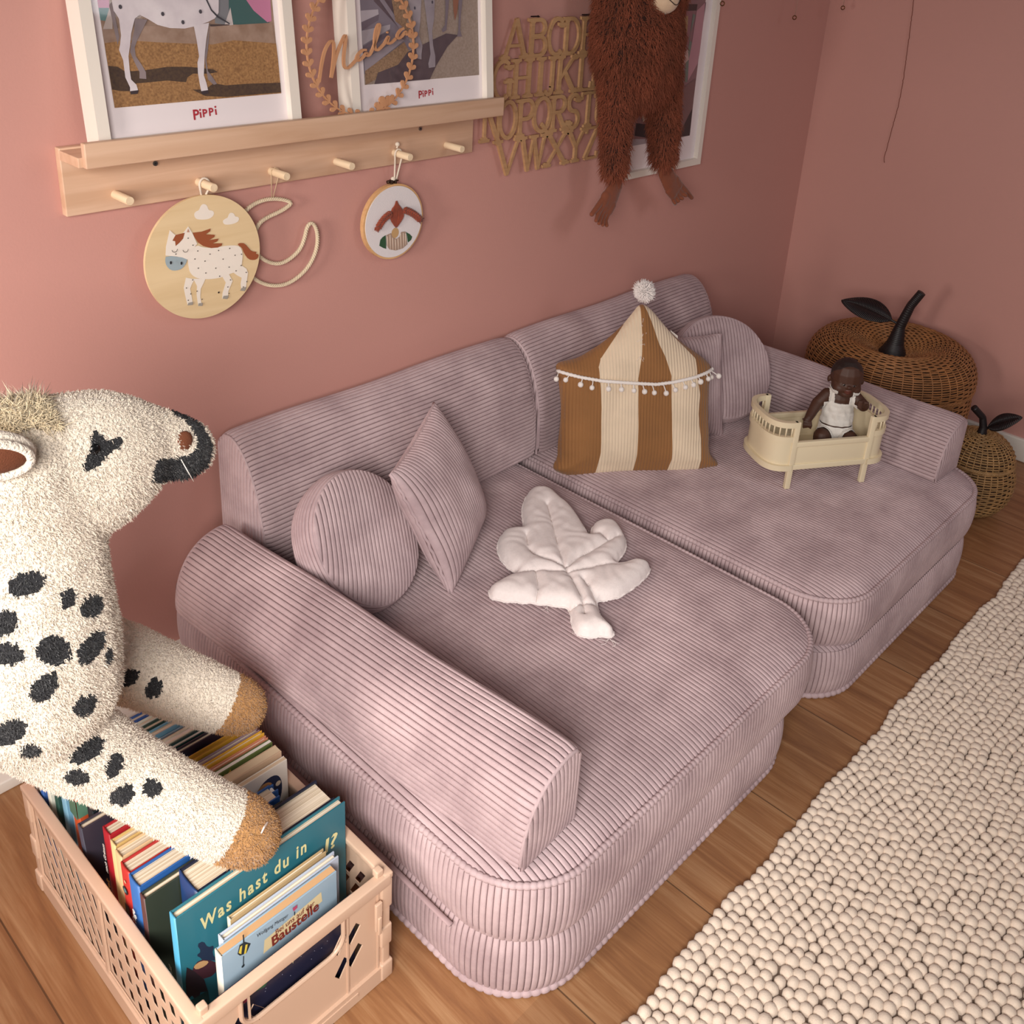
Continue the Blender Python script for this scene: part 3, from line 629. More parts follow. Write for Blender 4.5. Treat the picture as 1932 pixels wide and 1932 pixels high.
# thin clear pane
def pane_mat():
    m = bpy.data.materials.new('clear_pane'); m.use_nodes = True; nt = m.node_tree; nt.nodes.remove(nt.nodes['Principled BSDF']); N = nt.nodes
    tr = N.new('ShaderNodeBsdfTransparent'); gl = N.new('ShaderNodeBsdfGlossy'); gl.inputs['Roughness'].default_value = .04
    mx = N.new('ShaderNodeMixShader'); mx.inputs[0].default_value = .05; nt.links.new(tr.outputs[0], mx.inputs[1]); nt.links.new(gl.outputs[0], mx.inputs[2]); nt.links.new(mx.outputs[0], N['Material Output'].inputs[0]); return m
PANE = pane_mat()
FRAMEW = mat('white_frame_lacquer', '#e9dfd4', .4)
MATP = mat('poster_paper', '#f0e4e6', .6)
RED = mat('poster_red', '#b02a37', .5)
def picture(label, O3, U3, V3, w, h, th, bw, printpoly, base, items, logo=None, group=None):
    O3, U3, V3 = A(O3, float), A(U3, float), A(V3, float); Nn = np.cross(U3, V3)
    t = thing('framed_poster', label, 'picture', tuple(O3+U3*w/2), group)
    mb = MB(); plate(mb, rect((0, 0), (w, h)), O3-Nn*th, U3, V3, th, holes=[rect((bw, bw), (w-bw, h-bw))]); mb.obj('frame', FRAMEW, t, False)
    mb = MB(); plate(mb, rect((.002, .002), (w-.002, h-.002)), O3-Nn*(th-.001), U3, V3, .004); mb.obj('backing_board', mat('fibre_board', '#8a6b4e', .8), t, False)
    Op = O3-Nn*.012
    art('poster', Op, U3, V3, (MATP, rect((bw*.6, bw*.6), (w-bw*.6, h-bw*.6))), [(base, printpoly)]+[(c, q) for c, q in [(c, clip(p, printpoly)) for c, p in items] if q], t)
    mb = MB(); plate(mb, rect((bw*.7, bw*.7), (w-bw*.7, h-bw*.7)), O3-Nn*.0105, U3, V3, 0); mb.obj('glass_pane', PANE, t, False)
    if logo:
        (x, y), s = logo; P = [(0, 0, 1.25), (.55, .35, .8), (.85, .15, 1.), (1.5, .25, 1.), (2.15, .45, .8)]
        cx = x
        for ch, (dx, dy, k) in zip('PIPPI', P): pass
        text_mesh('lettering', 'P', Op+U3*x+V3*(y-.10*s), U3, V3, s*1.30, RED, t, th=.0006, off=s*.03)
        for ch, dx, dy, k in (('\u0131', .68, .0, 1.0), ('P', 1.0, .06, 1.), ('P', 1.66, .12, 1.), ('\u0131', 2.3, .14, 1.0)):
            if ch == '\u0131':
                mb = MB(); plate(mb, [(x+s*dx+s*.05, y+s*dy), (x+s*dx+s*.22, y+s*dy), (x+s*dx+s*.20, y+s*dy+s*.55), (x+s*dx+s*.04, y+s*dy+s*.52)], Op+Nn*.0006, U3, V3, 0)
                plate(mb, circle((x+s*dx+s*.13, y+s*dy+s*.74), s*.10, 12), Op+Nn*.0006, U3, V3, 0); mb.obj('lettering', RED, t, False)
            else: text_mesh('lettering', ch, Op+U3*(x+s*dx)+V3*(y+s*dy), U3, V3, s*k, RED, t, th=.0006, off=s*.03)
    return t
def straw(name, a, bcol, sc): return mat(name, a, .8, noise=(sc, 1, bcol))
FL = ([.633, -.062, .926], [1, 0, 0], [0, .1045, .9945])
pl = [(.0291,.19),(.0325,.0554),(.2907,.0566),(.2878,.1873)]
pl = [(pl[0][0], .262), (pl[1][0], pl[1][1]), (pl[2][0], pl[1][1]), (pl[2][0], .262)]
WH = straw('print_white_hide', '#ddd3d6', '#c6bac0', 30); GR = straw('print_grey_hide', '#8f7f80', '#75686b', 30)
STR = straw('print_straw', '#b08455', '#835c3a', 320); STR2 = straw('print_pale_ground', '#a88d7d', '#8f7260', 60); SHD = straw('print_ground_shadow', '#42302a', '#55402f', 260)  # the dark ground patches are the shadow printed in the poster picture
I = [('#5b7f7e', [(.0272,.1804),(.0297,.1655),(.0393,.164),(.045,.1821)]), ('#c98aa6', [(.0204,.2278),(.0272,.1804),(.0447,.1801),(.0507,.2281)]), ('#b9a7a0', [(.0322,.1545),(.0449,.1541),(.0486,.1781),(.0447,.1801)]),
     ('#3f6160', [(.2151,.195),(.2106,.1598),(.2193,.1553),(.2748,.1524),(.2824,.1566),(.2744,.1874),(.2797,.1946)]), ('#c77f9f', [(.2491,.2301),(.2473,.1877),(.2577,.1732),(.2789,.1567),(.2862,.158),(.2892,.2305)]), ('#7d7d82', [(.2012,.2159),(.1936,.1574),(.2157,.154),(.2219,.2159)]), ('#c9bdbb', [(.2072,.1528),(.2205,.1781),(.2223,.1524)]), ('#4b3b3a', [(.1852,.1563),(.2159,.1554),(.2156,.1526),(.1863,.152)]),
     (STR2, [(.0277,.1526),(.0478,.1546),(.0838,.1569),(.1254,.1565),(.1889,.1533),(.2226,.1545),(.286,.1558),(.2892,.1208),(.0244,.1319)]), (STR, [(.0281,.137),(.0629,.1396),(.107,.1352),(.1858,.1294),(.22,.1338),(.2899,.1267),(.2926,.0521),(.0276,.0514)]),
     (SHD, [(.0294,.1092),(.0441,.1071),(.0533,.1005),(.0792,.1004),(.114,.1032),(.1454,.1015),(.183,.0959),(.1892,.0919),(.1757,.0905),(.1505,.092),(.1418,.0876),(.1386,.0814),(.1268,.0829),(.1114,.0853),(.0784,.0846),(.0619,.0843),(.059,.0749),(.0444,.076),(.0284,.0798),(.0277,.0986)]),
     (SHD, [(.1806,.0772),(.1995,.073),(.2342,.0729),(.2909,.0707),(.2912,.0568),(.1974,.057),(.1651,.0608),(.1468,.0708),(.1663,.0695)]),
     (GR, [(.0445,.1834),(.0463,.154),(.0483,.1342),(.0519,.144),(.0502,.1703),(.0504,.1897)]),
     (GR, [(.0764,.1664),(.0733,.1506),(.0665,.1348),(.0636,.1249),(.0681,.1112),(.073,.0987),(.0717,.0905),(.0813,.0893),(.0819,.0982),(.0773,.108),(.0708,.1192),(.0709,.1299),(.0761,.1398),(.0855,.1529),(.0939,.1647)]),
     (GR, [(.1722,.12),(.1711,.1058),(.1717,.0915),(.1722,.0828),(.1803,.075),(.1855,.0761),(.18,.0852),(.1737,.0942),(.1731,.1086),(.1775,.1226),(.1816,.1416),(.1853,.157)]),
     (WH, [(.0542,.2282),(.0483,.1898),(.0491,.1768),(.0547,.1669),(.0576,.1577),(.0687,.1587),(.0764,.1664),(.0837,.1709),(.0934,.166),(.1072,.1576),(.1242,.1531),(.1459,.1518),(.1606,.1541),(.1714,.1566),(.1832,.1598),(.1936,.1638),(.2004,.1714),(.2087,.2297)]),
     (WH, [(.0547,.1669),(.0544,.1459),(.0511,.1341),(.0488,.1282),(.0525,.1147),(.0522,.0931),(.0568,.0799),(.056,.0745),(.0673,.0757),(.0661,.0827),(.0598,.0899),(.0596,.1035),(.0606,.1196),(.0649,.1335),(.0685,.1481),(.0764,.1664)]),
     (WH, [(.1599,.1555),(.1618,.1338),(.1625,.1148),(.1589,.1065),(.1578,.0923),(.1585,.0787),(.1595,.0678),(.1703,.0685),(.1691,.078),(.1664,.0889),(.1695,.1059),(.1722,.12),(.1772,.1389),(.1838,.1584)]),
     ('#3a2f33', [(.0561,.0752),(.0562,.071),(.0658,.071),(.068,.0757)]), ('#3a2f33', [(.1595,.0678),(.1605,.0634),(.1705,.0641),(.1703,.0685)]),
     ('#3c3a40', [(.1834,.1918),(.1902,.1757),(.199,.1672),(.2161,.1569),(.2151,.1555),(.1971,.1651),(.1884,.1744),(.1816,.1904)])]
for (x, y) in [(.0584,.1812),(.116,.1713),(.1439,.1601),(.172,.1733),(.0746,.2025),(.1392,.1989)]: I.append(('#48434a', circle((x, y), .0024, 10, .0028)))
lg = (.1431,.0314)
picture('white-framed photograph of a white spotted horse on straw, left on the ledge', *FL, .316, .285, .036, .0165, pl, STR2, I, (lg, .0150))

FR = ([1.046, -.062, .926], [1, 0, 0], [0, .0872, .9962])
q = [(.0335,.1853),(.0355,.0566),(.2924,.0555),(.2909,.1826)]
q = [(q[1][0], .27), q[1], (q[2][0], q[1][1]), (q[2][0], .27)]
SND = straw('print_sand', '#a59388', '#928074', 260); ST3 = straw('print_hay', '#a28367', '#7d624c', 330); WH2 = straw('print_mauve_hide', '#a59aa0', '#8c8089', 30); SH2 = straw('print_mauve_shadow', '#4c3f47', '#5b4c52', 50)
I = [('#7d7480', [(.0286,.2162),(.0704,.2164),(.1414,.1094),(.0389,.073),(.0283,.0737)]), ('#5a4c55', [(.0598,.2163),(.1083,.2165),(.1047,.1602),(.1114,.1421),(.0628,.1833)]), ('#8e8490', [(.0608,.2007),(.1284,.1225),(.1332,.1265),(.0675,.2046)]),
     ('#b6acb4', [(.0354,.1695),(.0705,.1709),(.0711,.1633),(.0352,.1522)]), ('#6b606c', [(.0352,.1522),(.0711,.1633),(.0694,.1545),(.0353,.1395)]), ('#a79ea6', [(.0353,.1395),(.094,.1474),(.0924,.1402),(.0358,.1178)]), ('#675c68', [(.0356,.1154),(.0912,.1386),(.0896,.1313),(.036,.1058)]), ('#9b919a', [(.0363,.096),(.1149,.1255),(.1215,.1219),(.0371,.0772)]),
     (ST3, [(.0371,.0781),(.1214,.1194),(.1297,.1057),(.1263,.0865),(.079,.0706),(.0366,.0567)]), (ST3, [(.0986,.1845),(.1229,.1843),(.1314,.1349),(.1042,.1521)]),
     (SH2, [(.0538,.0556),(.0628,.0741),(.1056,.0842),(.1273,.1033),(.1832,.1205),(.215,.1297),(.2421,.1262),(.2165,.108),(.1908,.0797),(.1805,.0663),(.174,.0563)]),
     (WH2, [(.1293,.2165),(.1338,.1776),(.1426,.1511),(.1447,.1269),(.146,.1075),(.1475,.0922),(.1567,.09),(.1572,.0985),(.1602,.112),(.153,.13),(.1576,.1516),(.1616,.1839),(.1634,.2167)]),
     (WH2, [(.1691,.2167),(.1674,.1838),(.1708,.1588),(.1733,.1378),(.1758,.1173),(.1773,.0976),(.1717,.0824),(.1726,.0754),(.1871,.0764),(.1879,.0937),(.1839,.111),(.1826,.1341),(.1883,.1542),(.1909,.1836),(.1925,.2167)]),
     ('#7a6d76', [(.2163,.2168),(.2149,.1833),(.214,.163),(.2119,.1435),(.2043,.136),(.2066,.1316),(.2152,.1348),(.2185,.1536),(.2234,.1832),(.2248,.2168)]), ('#7a6d76', [(.2455,.2169),(.2445,.1573),(.2424,.134),(.2395,.1236),(.2508,.1233),(.2474,.1338),(.2495,.1572),(.2542,.1829),(.2554,.2169)]),
     ('#8f5f4c', [(.2333,.2169),(.2319,.1831),(.2325,.1661),(.2355,.1497),(.241,.1625),(.2455,.183),(.2467,.2169)])]
for (x, y) in [(.146,.1717),(.1849,.1803),(.1545,.2003)]: I.append(('#4a4450', circle((x, y), .0018, 10, .0026)))
lg = (.1475,.0285)
picture('white-framed photograph of horse legs beside wooden steps, right on the ledge', *FR, .316, .30, .036, .0165, q, SND, I, (lg, .0135))

q = [(.02,.0223),(.2958,.0231)]
q = rect((.045, .072), (.275, .40))
I = [('#3d2b2e', [(.0155,.3754),(.2441,.3692),(.2429,.3556),(.1808,.3555),(.1816,.3117),(.1726,.255),(.0918,.3145)]), ('#8d6068', [(.1403,.3574),(.1768,.3556),(.1803,.3084),(.1549,.3238)]), ('#a08468', [(.1467,.3451),(.1729,.3445),(.1746,.3164),(.159,.3236)]), ('#8d6068', [(.1829,.3555),(.2266,.3536),(.2234,.3001),(.1906,.308)]), ('#a5875f', [(.1911,.3453),(.2118,.3448),(.2151,.3095),(.1984,.31)]),
     ('#6f7a72', [(.2296,.349),(.2407,.3465),(.2249,.2931),(.2389,.2868),(.2386,.1984),(.2278,.1991),(.2236,.2396),(.2282,.2872)]), ('#b88791', [(.2429,.3556),(.277,.3744),(.2817,.3353),(.2767,.2806),(.2729,.2393),(.2403,.2006),(.2341,.2496),(.2389,.2868)]),
     ('#c2a29c', [(.2003,.2606),(.2251,.2722),(.2341,.2496),(.2097,.2356),(.1925,.2073),(.1688,.1912),(.1585,.2442)]), ('#70443f', [(.1955,.2942),(.2061,.3029),(.2218,.2978),(.2186,.2829),(.2012,.2767)]),
     ('#7b5a5b', [(.2084,.1801),(.2715,.2058),(.2732,.1584),(.2757,.0649),(.2291,.0785),(.177,.0741),(.1519,.1512)]), ('#332a2f', [(.2313,.0783),(.2578,.1178),(.2716,.1352),(.2762,.0623),(.2224,.0693)]), ('#332a2f', [(.0578,.1219),(.1147,.1117),(.1425,.0922),(.1286,.0792),(.0547,.0941)]), ('#c7b6a6', [(.0632,.1585),(.0899,.1621),(.1048,.1222),(.0812,.122)]),
     ('#a99ca3', [(.0054,.0922),(.2759,.0636),(.281,.0504),(.012,.0494)]), ('#92717f', [(.2838,.3352),(.2799,.2568),(.2809,.2028),(.2808,.1232),(.2816,.0579),(.2944,.0502),(.2915,.1248),(.2921,.2021),(.2998,.2559),(.2926,.335)]), ('#4c3d46', [(.2805,.3778),(.286,.3259),(.2828,.3015),(.2751,.3262),(.2732,.3722)])]
picture('white-framed picture of a pink room hanging behind the brown plush ape', [1.81, -.022, .719], [1, 0, 0], [0, 0, 1], .32, .43, .021, .015, q, '#8a666b', I)

# ---------------------------------------------------------------- plywood alphabet
PLY = wood_mat('plywood_light', '#ab825c', '#bb9168', 'X', 12, .6)
def arc(cx, cy, rx, ry, a0, a1, n=14): return [(cx+rx*math.cos(math.radians(a0+(a1-a0)*k/n)), cy+ry*math.sin(math.radians(a0+(a1-a0)*k/n))) for k in range(n+1)]
T_, H_ = 1., .62   # stem and hairline weights
G = {
 'A': ([([(.08, 0), (.5, 1)], H_), ([(.5, 1), (.9, 0)], T_), ([(.22, .33), (.78, .33)], H_)], [(.08, 0), (.9, 0)]),
 'B': ([([(.22, 0), (.22, 1)], T_), ([(.22, .97)]+arc(.55, .76, .28, .21, 90, -90)+[(.22, .55)], .8), ([(.22, .52)]+arc(.58, .28, .32, .25, 90, -90)+[(.22, .03)], .8)], [(.22, 0), (.22, 1)]),
 'C': ([(arc(.55, .5, .42, .48, 55, 305, 22), .85)], [(.8, .86)]),
 'D': ([([(.2, 0), (.2, 1)], T_), ([(.2, .97)]+arc(.42, .5, .45, .47, 90, -90)+[(.2, .03)], .8)], [(.2, 0), (.2, 1)]),
 'E': ([([(.25, 0), (.25, 1)], T_), ([(.25, .97), (.85, .97), (.87, .82)], H_), ([(.25, .52), (.7, .52)], H_), ([(.25, .03), (.88, .03), (.92, .2)], H_)], [(.25, 0), (.25, 1)]),
 'F': ([([(.25, 0), (.25, 1)], T_), ([(.25, .97), (.85, .97), (.87, .82)], H_), ([(.25, .52), (.7, .52)], H_)], [(.25, 0), (.25, 1)]),
 'G': ([(arc(.52, .5, .42, .48, 55, 300, 22), .85), ([(.85, .42), (.85, .08)], .9)], [(.82, .42), (.8, .86)]),
 'H': ([([(.2, 0), (.2, 1)], T_), ([(.8, 0), (.8, 1)], T_), ([(.2, .52), (.8, .52)], H_)], [(.2, 0), (.2, 1), (.8, 0), (.8, 1)]),
 'I': ([([(.5, 0), (.5, 1)], T_)], [(.5, 0), (.5, 1)]),
 'J': ([([(.62, 1), (.62, .2)]+arc(.38, .18, .24, .17, 0, -150, 10), .9)], [(.62, 1)]),
 'K': ([([(.2, 0), (.2, 1)], T_), ([(.85, 1), (.25, .42)], H_), ([(.42, .56), (.88, 0)], T_)], [(.2, 0), (.2, 1), (.85, 1), (.88, 0)]),
 'L': ([([(.28, 0), (.28, 1)], T_), ([(.28, .03), (.88, .03), (.92, .22)], H_)], [(.28, 0), (.28, 1)]),
 'M': ([([(.12, 0), (.15, 1)], H_), ([(.15, 1), (.5, .1)], T_), ([(.5, .1), (.85, 1)], H_), ([(.85, 1), (.88, 0)], T_)], [(.12, 0), (.15, 1), (.88, 0), (.85, 1)]),
 'N': ([([(.2, 0), (.2, 1)], H_), ([(.2, 1), (.82, 0)], T_), ([(.82, 0), (.82, 1)], H_)], [(.2, 0), (.2, 1), (.82, 1)]),
 'O': ([(arc(.5, .5, .42, .48, 0, 360, 30), .85)], []),
 'P': ([([(.22, 0), (.22, 1)], T_), ([(.22, .97)]+arc(.55, .72, .33, .25, 90, -90)+[(.22, .47)], .8)], [(.22, 0), (.22, 1)]),
 'Q': ([(arc(.5, .52, .42, .46, 0, 360, 30), .85), ([(.5, .25), (.85, -.05)], .9)], []),
 'R': ([([(.22, 0), (.22, 1)], T_), ([(.22, .97)]+arc(.52, .75, .3, .22, 90, -90)+[(.22, .53)], .8), ([(.5, .5), (.88, 0)], T_)], [(.22, 0), (.22, 1), (.88, 0)]),
 'S': ([(arc(.5, .74, .32, .23, 30, 270, 14)+arc(.5, .27, .34, .24, 90, -150, 14), .9)], [(.78, .86), (.2, .14)]),
 'T': ([([(.5, 0), (.5, 1)], T_), ([(.08, .82), (.1, .97), (.9, .97), (.92, .82)], H_)], [(.5, 0)]),
 'U': ([([(.2, 1), (.2, .3)]+arc(.5, .3, .3, .27, 180, 360, 12)+[(.8, 1)], .9)], [(.2, 1), (.8, 1)]),
 'V': ([([(.1, 1), (.5, 0)], T_), ([(.5, 0), (.9, 1)], H_)], [(.1, 1), (.9, 1)]),
 'W': ([([(.05, 1), (.3, 0)], T_), ([(.3, 0), (.5, .95)], H_), ([(.5, .95), (.72, 0)], T_), ([(.72, 0), (.95, 1)], H_)], [(.05, 1), (.95, 1), (.5, 1)]),
 'X': ([([(.12, 1), (.88, 0)], T_), ([(.88, 1), (.12, 0)], H_)], [(.12, 1), (.88, 0), (.88, 1), (.12, 0)]),
 'Y': ([([(.1, 1), (.5, .45)], T_), ([(.9, 1), (.5, .45)], H_), ([(.5, .5), (.5, 0)], T_)], [(.1, 1), (.9, 1), (.5, 0)]),
 'Z': ([([(.15, .82), (.18, .97), (.85, .97)], H_), ([(.85, .97), (.15, .03)], T_), ([(.15, .03), (.85, .03), (.88, .2)], H_)], []),
}
ROWS = [(1.000, 1.070, [('A', 1.429, 1.495), ('B', 1.493, 1.552), ('C', 1.547, 1.603), ('D', 1.594, 1.652), ('E', 1.645, 1.698), ('F', 1.690, 1.742)]),
        (.926, .998, [('G', 1.402, 1.460), ('H', 1.455, 1.516), ('I', 1.517, 1.558), ('J', 1.545, 1.588), ('K', 1.580, 1.648), ('L', 1.644, 1.697), ('M', 1.692, 1.76)]),
        (.851, .922, [('N', 1.378, 1.436), ('O', 1.425, 1.478), ('P', 1.474, 1.528), ('Q', 1.521, 1.577), ('R', 1.569, 1.627), ('S', 1.620, 1.668), ('T', 1.665, 1.718), ('U', 1.712, 1.762)]),
        (.781, .849, [('V', 1.420, 1.492), ('W', 1.492, 1.566), ('X', 1.562, 1.637), ('Y', 1.628, 1.692), ('Z', 1.684, 1.738)])]
t = thing('alphabet_board', 'cut-out plywood alphabet with all letters joined in four rows, right of the ledge', 'wall decoration', (1.57, -.01, .92))
mb = MB(); TH = .0055; YB = -.0105
def slab(p, q, w, ext=.0):
    p, q = A(p), A(q); d = q-p; L = np.hypot(*d)
    if L < 1e-5: return
    d = d/L; n = A([-d[1], d[0]])*w/2; p = p-d*ext; q = q+d*ext
    plate(mb, [tuple(p-n), tuple(q-n), tuple(q+n), tuple(p+n)], (0, YB+rng.random()*.00003, 0), (1, 0, 0), (0, 0, 1), TH)
for z0, z1, L in ROWS:
    for ch, x0, x1 in L:
        st, se = G[ch]; f = lambda p: (x0+(x1-x0)*p[0], z0+(z1-z0)*p[1])
        for pts, w in st:
            W = .0092*w; P = [f(p) for p in pts]
            for a, c in zip(P[:-1], P[1:]): slab(a, c, W, .0012)
        for s in se:
            x, z = f(s); up_ = 1 if s[1] > .5 else -1
            z -= up_*.0030; plate(mb, [(x-.0125, z-up_*.0018), (x+.0125, z-up_*.0018), (x+.0125, z+up_*.0042), (x-.0125, z+up_*.0042)][::up_], (0, YB+.00004+rng.random()*.00002, 0), (1, 0, 0), (0, 0, 1), TH)
            plate(mb, [(x-.009, z-up_*.0015), (x+.009, z-up_*.0015), (x+.0045, z-up_*.0055), (x-.0045, z-up_*.0055)][::-up_], (0, YB+.00007, 0), (1, 0, 0), (0, 0, 1), TH)
o = mb.obj('letters', PLY, t, False)
for x in (1.515, 1.665):
    b = MB(); b.tube([(x, .0, 1.0725), (x, -.018, 1.0745)], .0012, 8); b.tube([(x, -.018, 1.0745), (x, -.0188, 1.0746)], [.0022, .002], 8); b.tube([(x+.007, .0, 1.0725), (x+.007, -.016, 1.0735)], .0009, 6); b.obj('nail', mat('black_metal', '#2c2626', .4, metal=.8), t, 'auto')

# ---------------------------------------------------------------- wreath with a name
WO, WU, WV = A([1.0, -.0665, .926]), A([1., 0, 0]), A([0, .0523, .9986])
MDF = wood_mat('laser_cut_wood', '#bb8560', '#c9936c', 'Z', 12, .6)
MDFE = MDF
rp = A([(-.0207,.1831),(-.0299,.1694),(-.0335,.1588),(-.0379,.1477),(-.0398,.1344),(-.0407,.1211),(-.0388,.1063),(-.0361,.0924),(-.0313,.0785),(-.0244,.0677),(-.0176,.0578),(-.0104,.0462),(.001,.0366),(.1435,.1818),(.1541,.1691),(.1591,.1547),(.1631,.1403),(.167,.1206),(.1666,.106),(.1652,.0922),(.1614,.0773),(.1578,.0653),(.1508,.0561),(.137,.0385),(.1255,.0258)])
m_ = np.c_[2*rp, np.ones(len(rp))]; sol = np.linalg.lstsq(m_, (rp**2).sum(1), rcond=None)[0]; wc = sol[:2]; wr = math.sqrt(sol[2]+(wc**2).sum())
wr = wr; wc = A([wc[0], max(wc[1], wr+.004)])
t = thing('name_wreath', 'laser-cut wooden leaf wreath with a handwritten name across it, standing on the ledge', 'wreath', tuple(WO+WU*wc[0]))
mb = MB(); Nw = np.cross(WU, WV); th = .003
ang = np.linspace(0, 2*PI, 97)[:-1]
plate(mb, [tuple(wc+(wr+.0011)*A([math.cos(a), math.sin(a)])) for a in ang], WO, WU, WV, th, holes=[[tuple(wc+(wr-.0011)*A([math.cos(a), math.sin(a)])) for a in ang]])
def petal(c, a, L, w):
    c = A(c); d = A([math.cos(a), math.sin(a)]); n = A([-d[1], d[0]]); pts = []
    for s, q in ((0, .12), (.25, .5), (.5, .85), (.72, 1), (.9, .75), (1, .3)): pts.append(c+d*L*s+n*w*q)
    for s, q in ((1, .3), (.9, .75), (.72, 1), (.5, .85), (.25, .5), (0, .12)): pts.append(c+d*L*s-n*w*q)
    return [tuple(p) for p in pts]
nl = 40
for k in range(nl):
    a = -PI/2+PI*(k+.5)/(nl/2); side = 1 if k < nl/2 else -1
    for sd in ((1,) if side > 0 else (-1,)):
        base = wc+wr*A([math.cos(a), math.sin(a)]); tan = a+PI/2*(1 if k < nl/2 else -1)
        if k >= nl/2: tan = a-PI/2
        for s in (-1, 1): plate(mb, petal(base, tan+s*.72, .0125, .0037), WO+Nw*(.00003*s+.00002), WU, WV, th)
for dx, r in ((.030, .010), (.042, .013)):
    a = math.asin(dx/wr)-PI/2; base = wc+wr*A([math.cos(a), math.sin(a)])
    for s in (-1, 1): plate(mb, petal(base, PI/2+s*.5, r*1.5, r*.5), WO+Nw*(.0001*s+.0001), WU, WV, th)
mb.obj('leaf_ring', MDF, t, False)
strokes = [[(-.0214,.069),(-.0153,.0943),(-.0081,.1153),(.0024,.1277),(.0074,.1283),(.01,.1221),(.0078,.1025),(.0038,.0839),(.0015,.0742)], [(.0015,.0742),(.0084,.0946),(.0164,.1137),(.0274,.1312),(.0312,.1357),(.0326,.1341),(.0311,.1248),(.0263,.1016),(.0266,.0889),(.0334,.0854),(.0458,.0942),(.0565,.1032)],
 [(.0715,.1118),(.0643,.1129),(.0546,.1065),(.0501,.0988),(.0541,.0962),(.0626,.0998),(.0725,.1094),(.0711,.1026),(.0772,.1039),(.0838,.1129)], [(.0838,.1129),(.0952,.1343),(.0999,.1485),(.0968,.1507),(.0901,.1393),(.0873,.1206),(.0889,.111),(.0952,.1108),(.1073,.1198)],
 [(.1073,.1198),(.1183,.1336),(.1135,.1227),(.1145,.1195),(.1222,.1208),(.1311,.1268)], [(.1488,.1423),(.1411,.1401),(.1334,.1314),(.1353,.1258),(.1441,.1296),(.1532,.1389),(.1519,.1324),(.1574,.1323),(.1631,.1386)]]
mb = MB()
for sgi, s in enumerate(strokes):
    R = resample(smooth_poly(s, 3, False), .0012, False); d = np.gradient(R, axis=0); d /= np.linalg.norm(d, axis=1)[:, None]; n = np.c_[-d[:, 1], d[:, 0]]
    w = .0017+.0008*np.abs(d[:, 1]); Lf = R+n*w[:, None]; Rt = R-n*w[:, None]; V = []
    for h in (th, 0):
        for Q in (Lf, Rt): V.append(WO+Q[:, :1]*WU+Q[:, 1:]*WV+Nw*(h+.00015+sgi*.00004))
    m = len(R); V = np.concatenate(V); F = []
    for i in range(m-1): F += [(i, m+i, m+i+1, i+1), (2*m+i, 2*m+i+1, 3*m+i+1, 3*m+i), (i, i+1, 2*m+i+1, 2*m+i), (m+i, 3*m+i, 3*m+i+1, m+i+1)]
    F += [(0, 2*m, 3*m, m), (m-1, 2*m-1, 4*m-1, 3*m-1)]; mb.add(V, F)
plate(mb, circle(tuple(A([(.1146,.1369)][0])), .0016, 12), WO, WU, WV, th)
mb.obj('name_lettering', MDF, t, False)

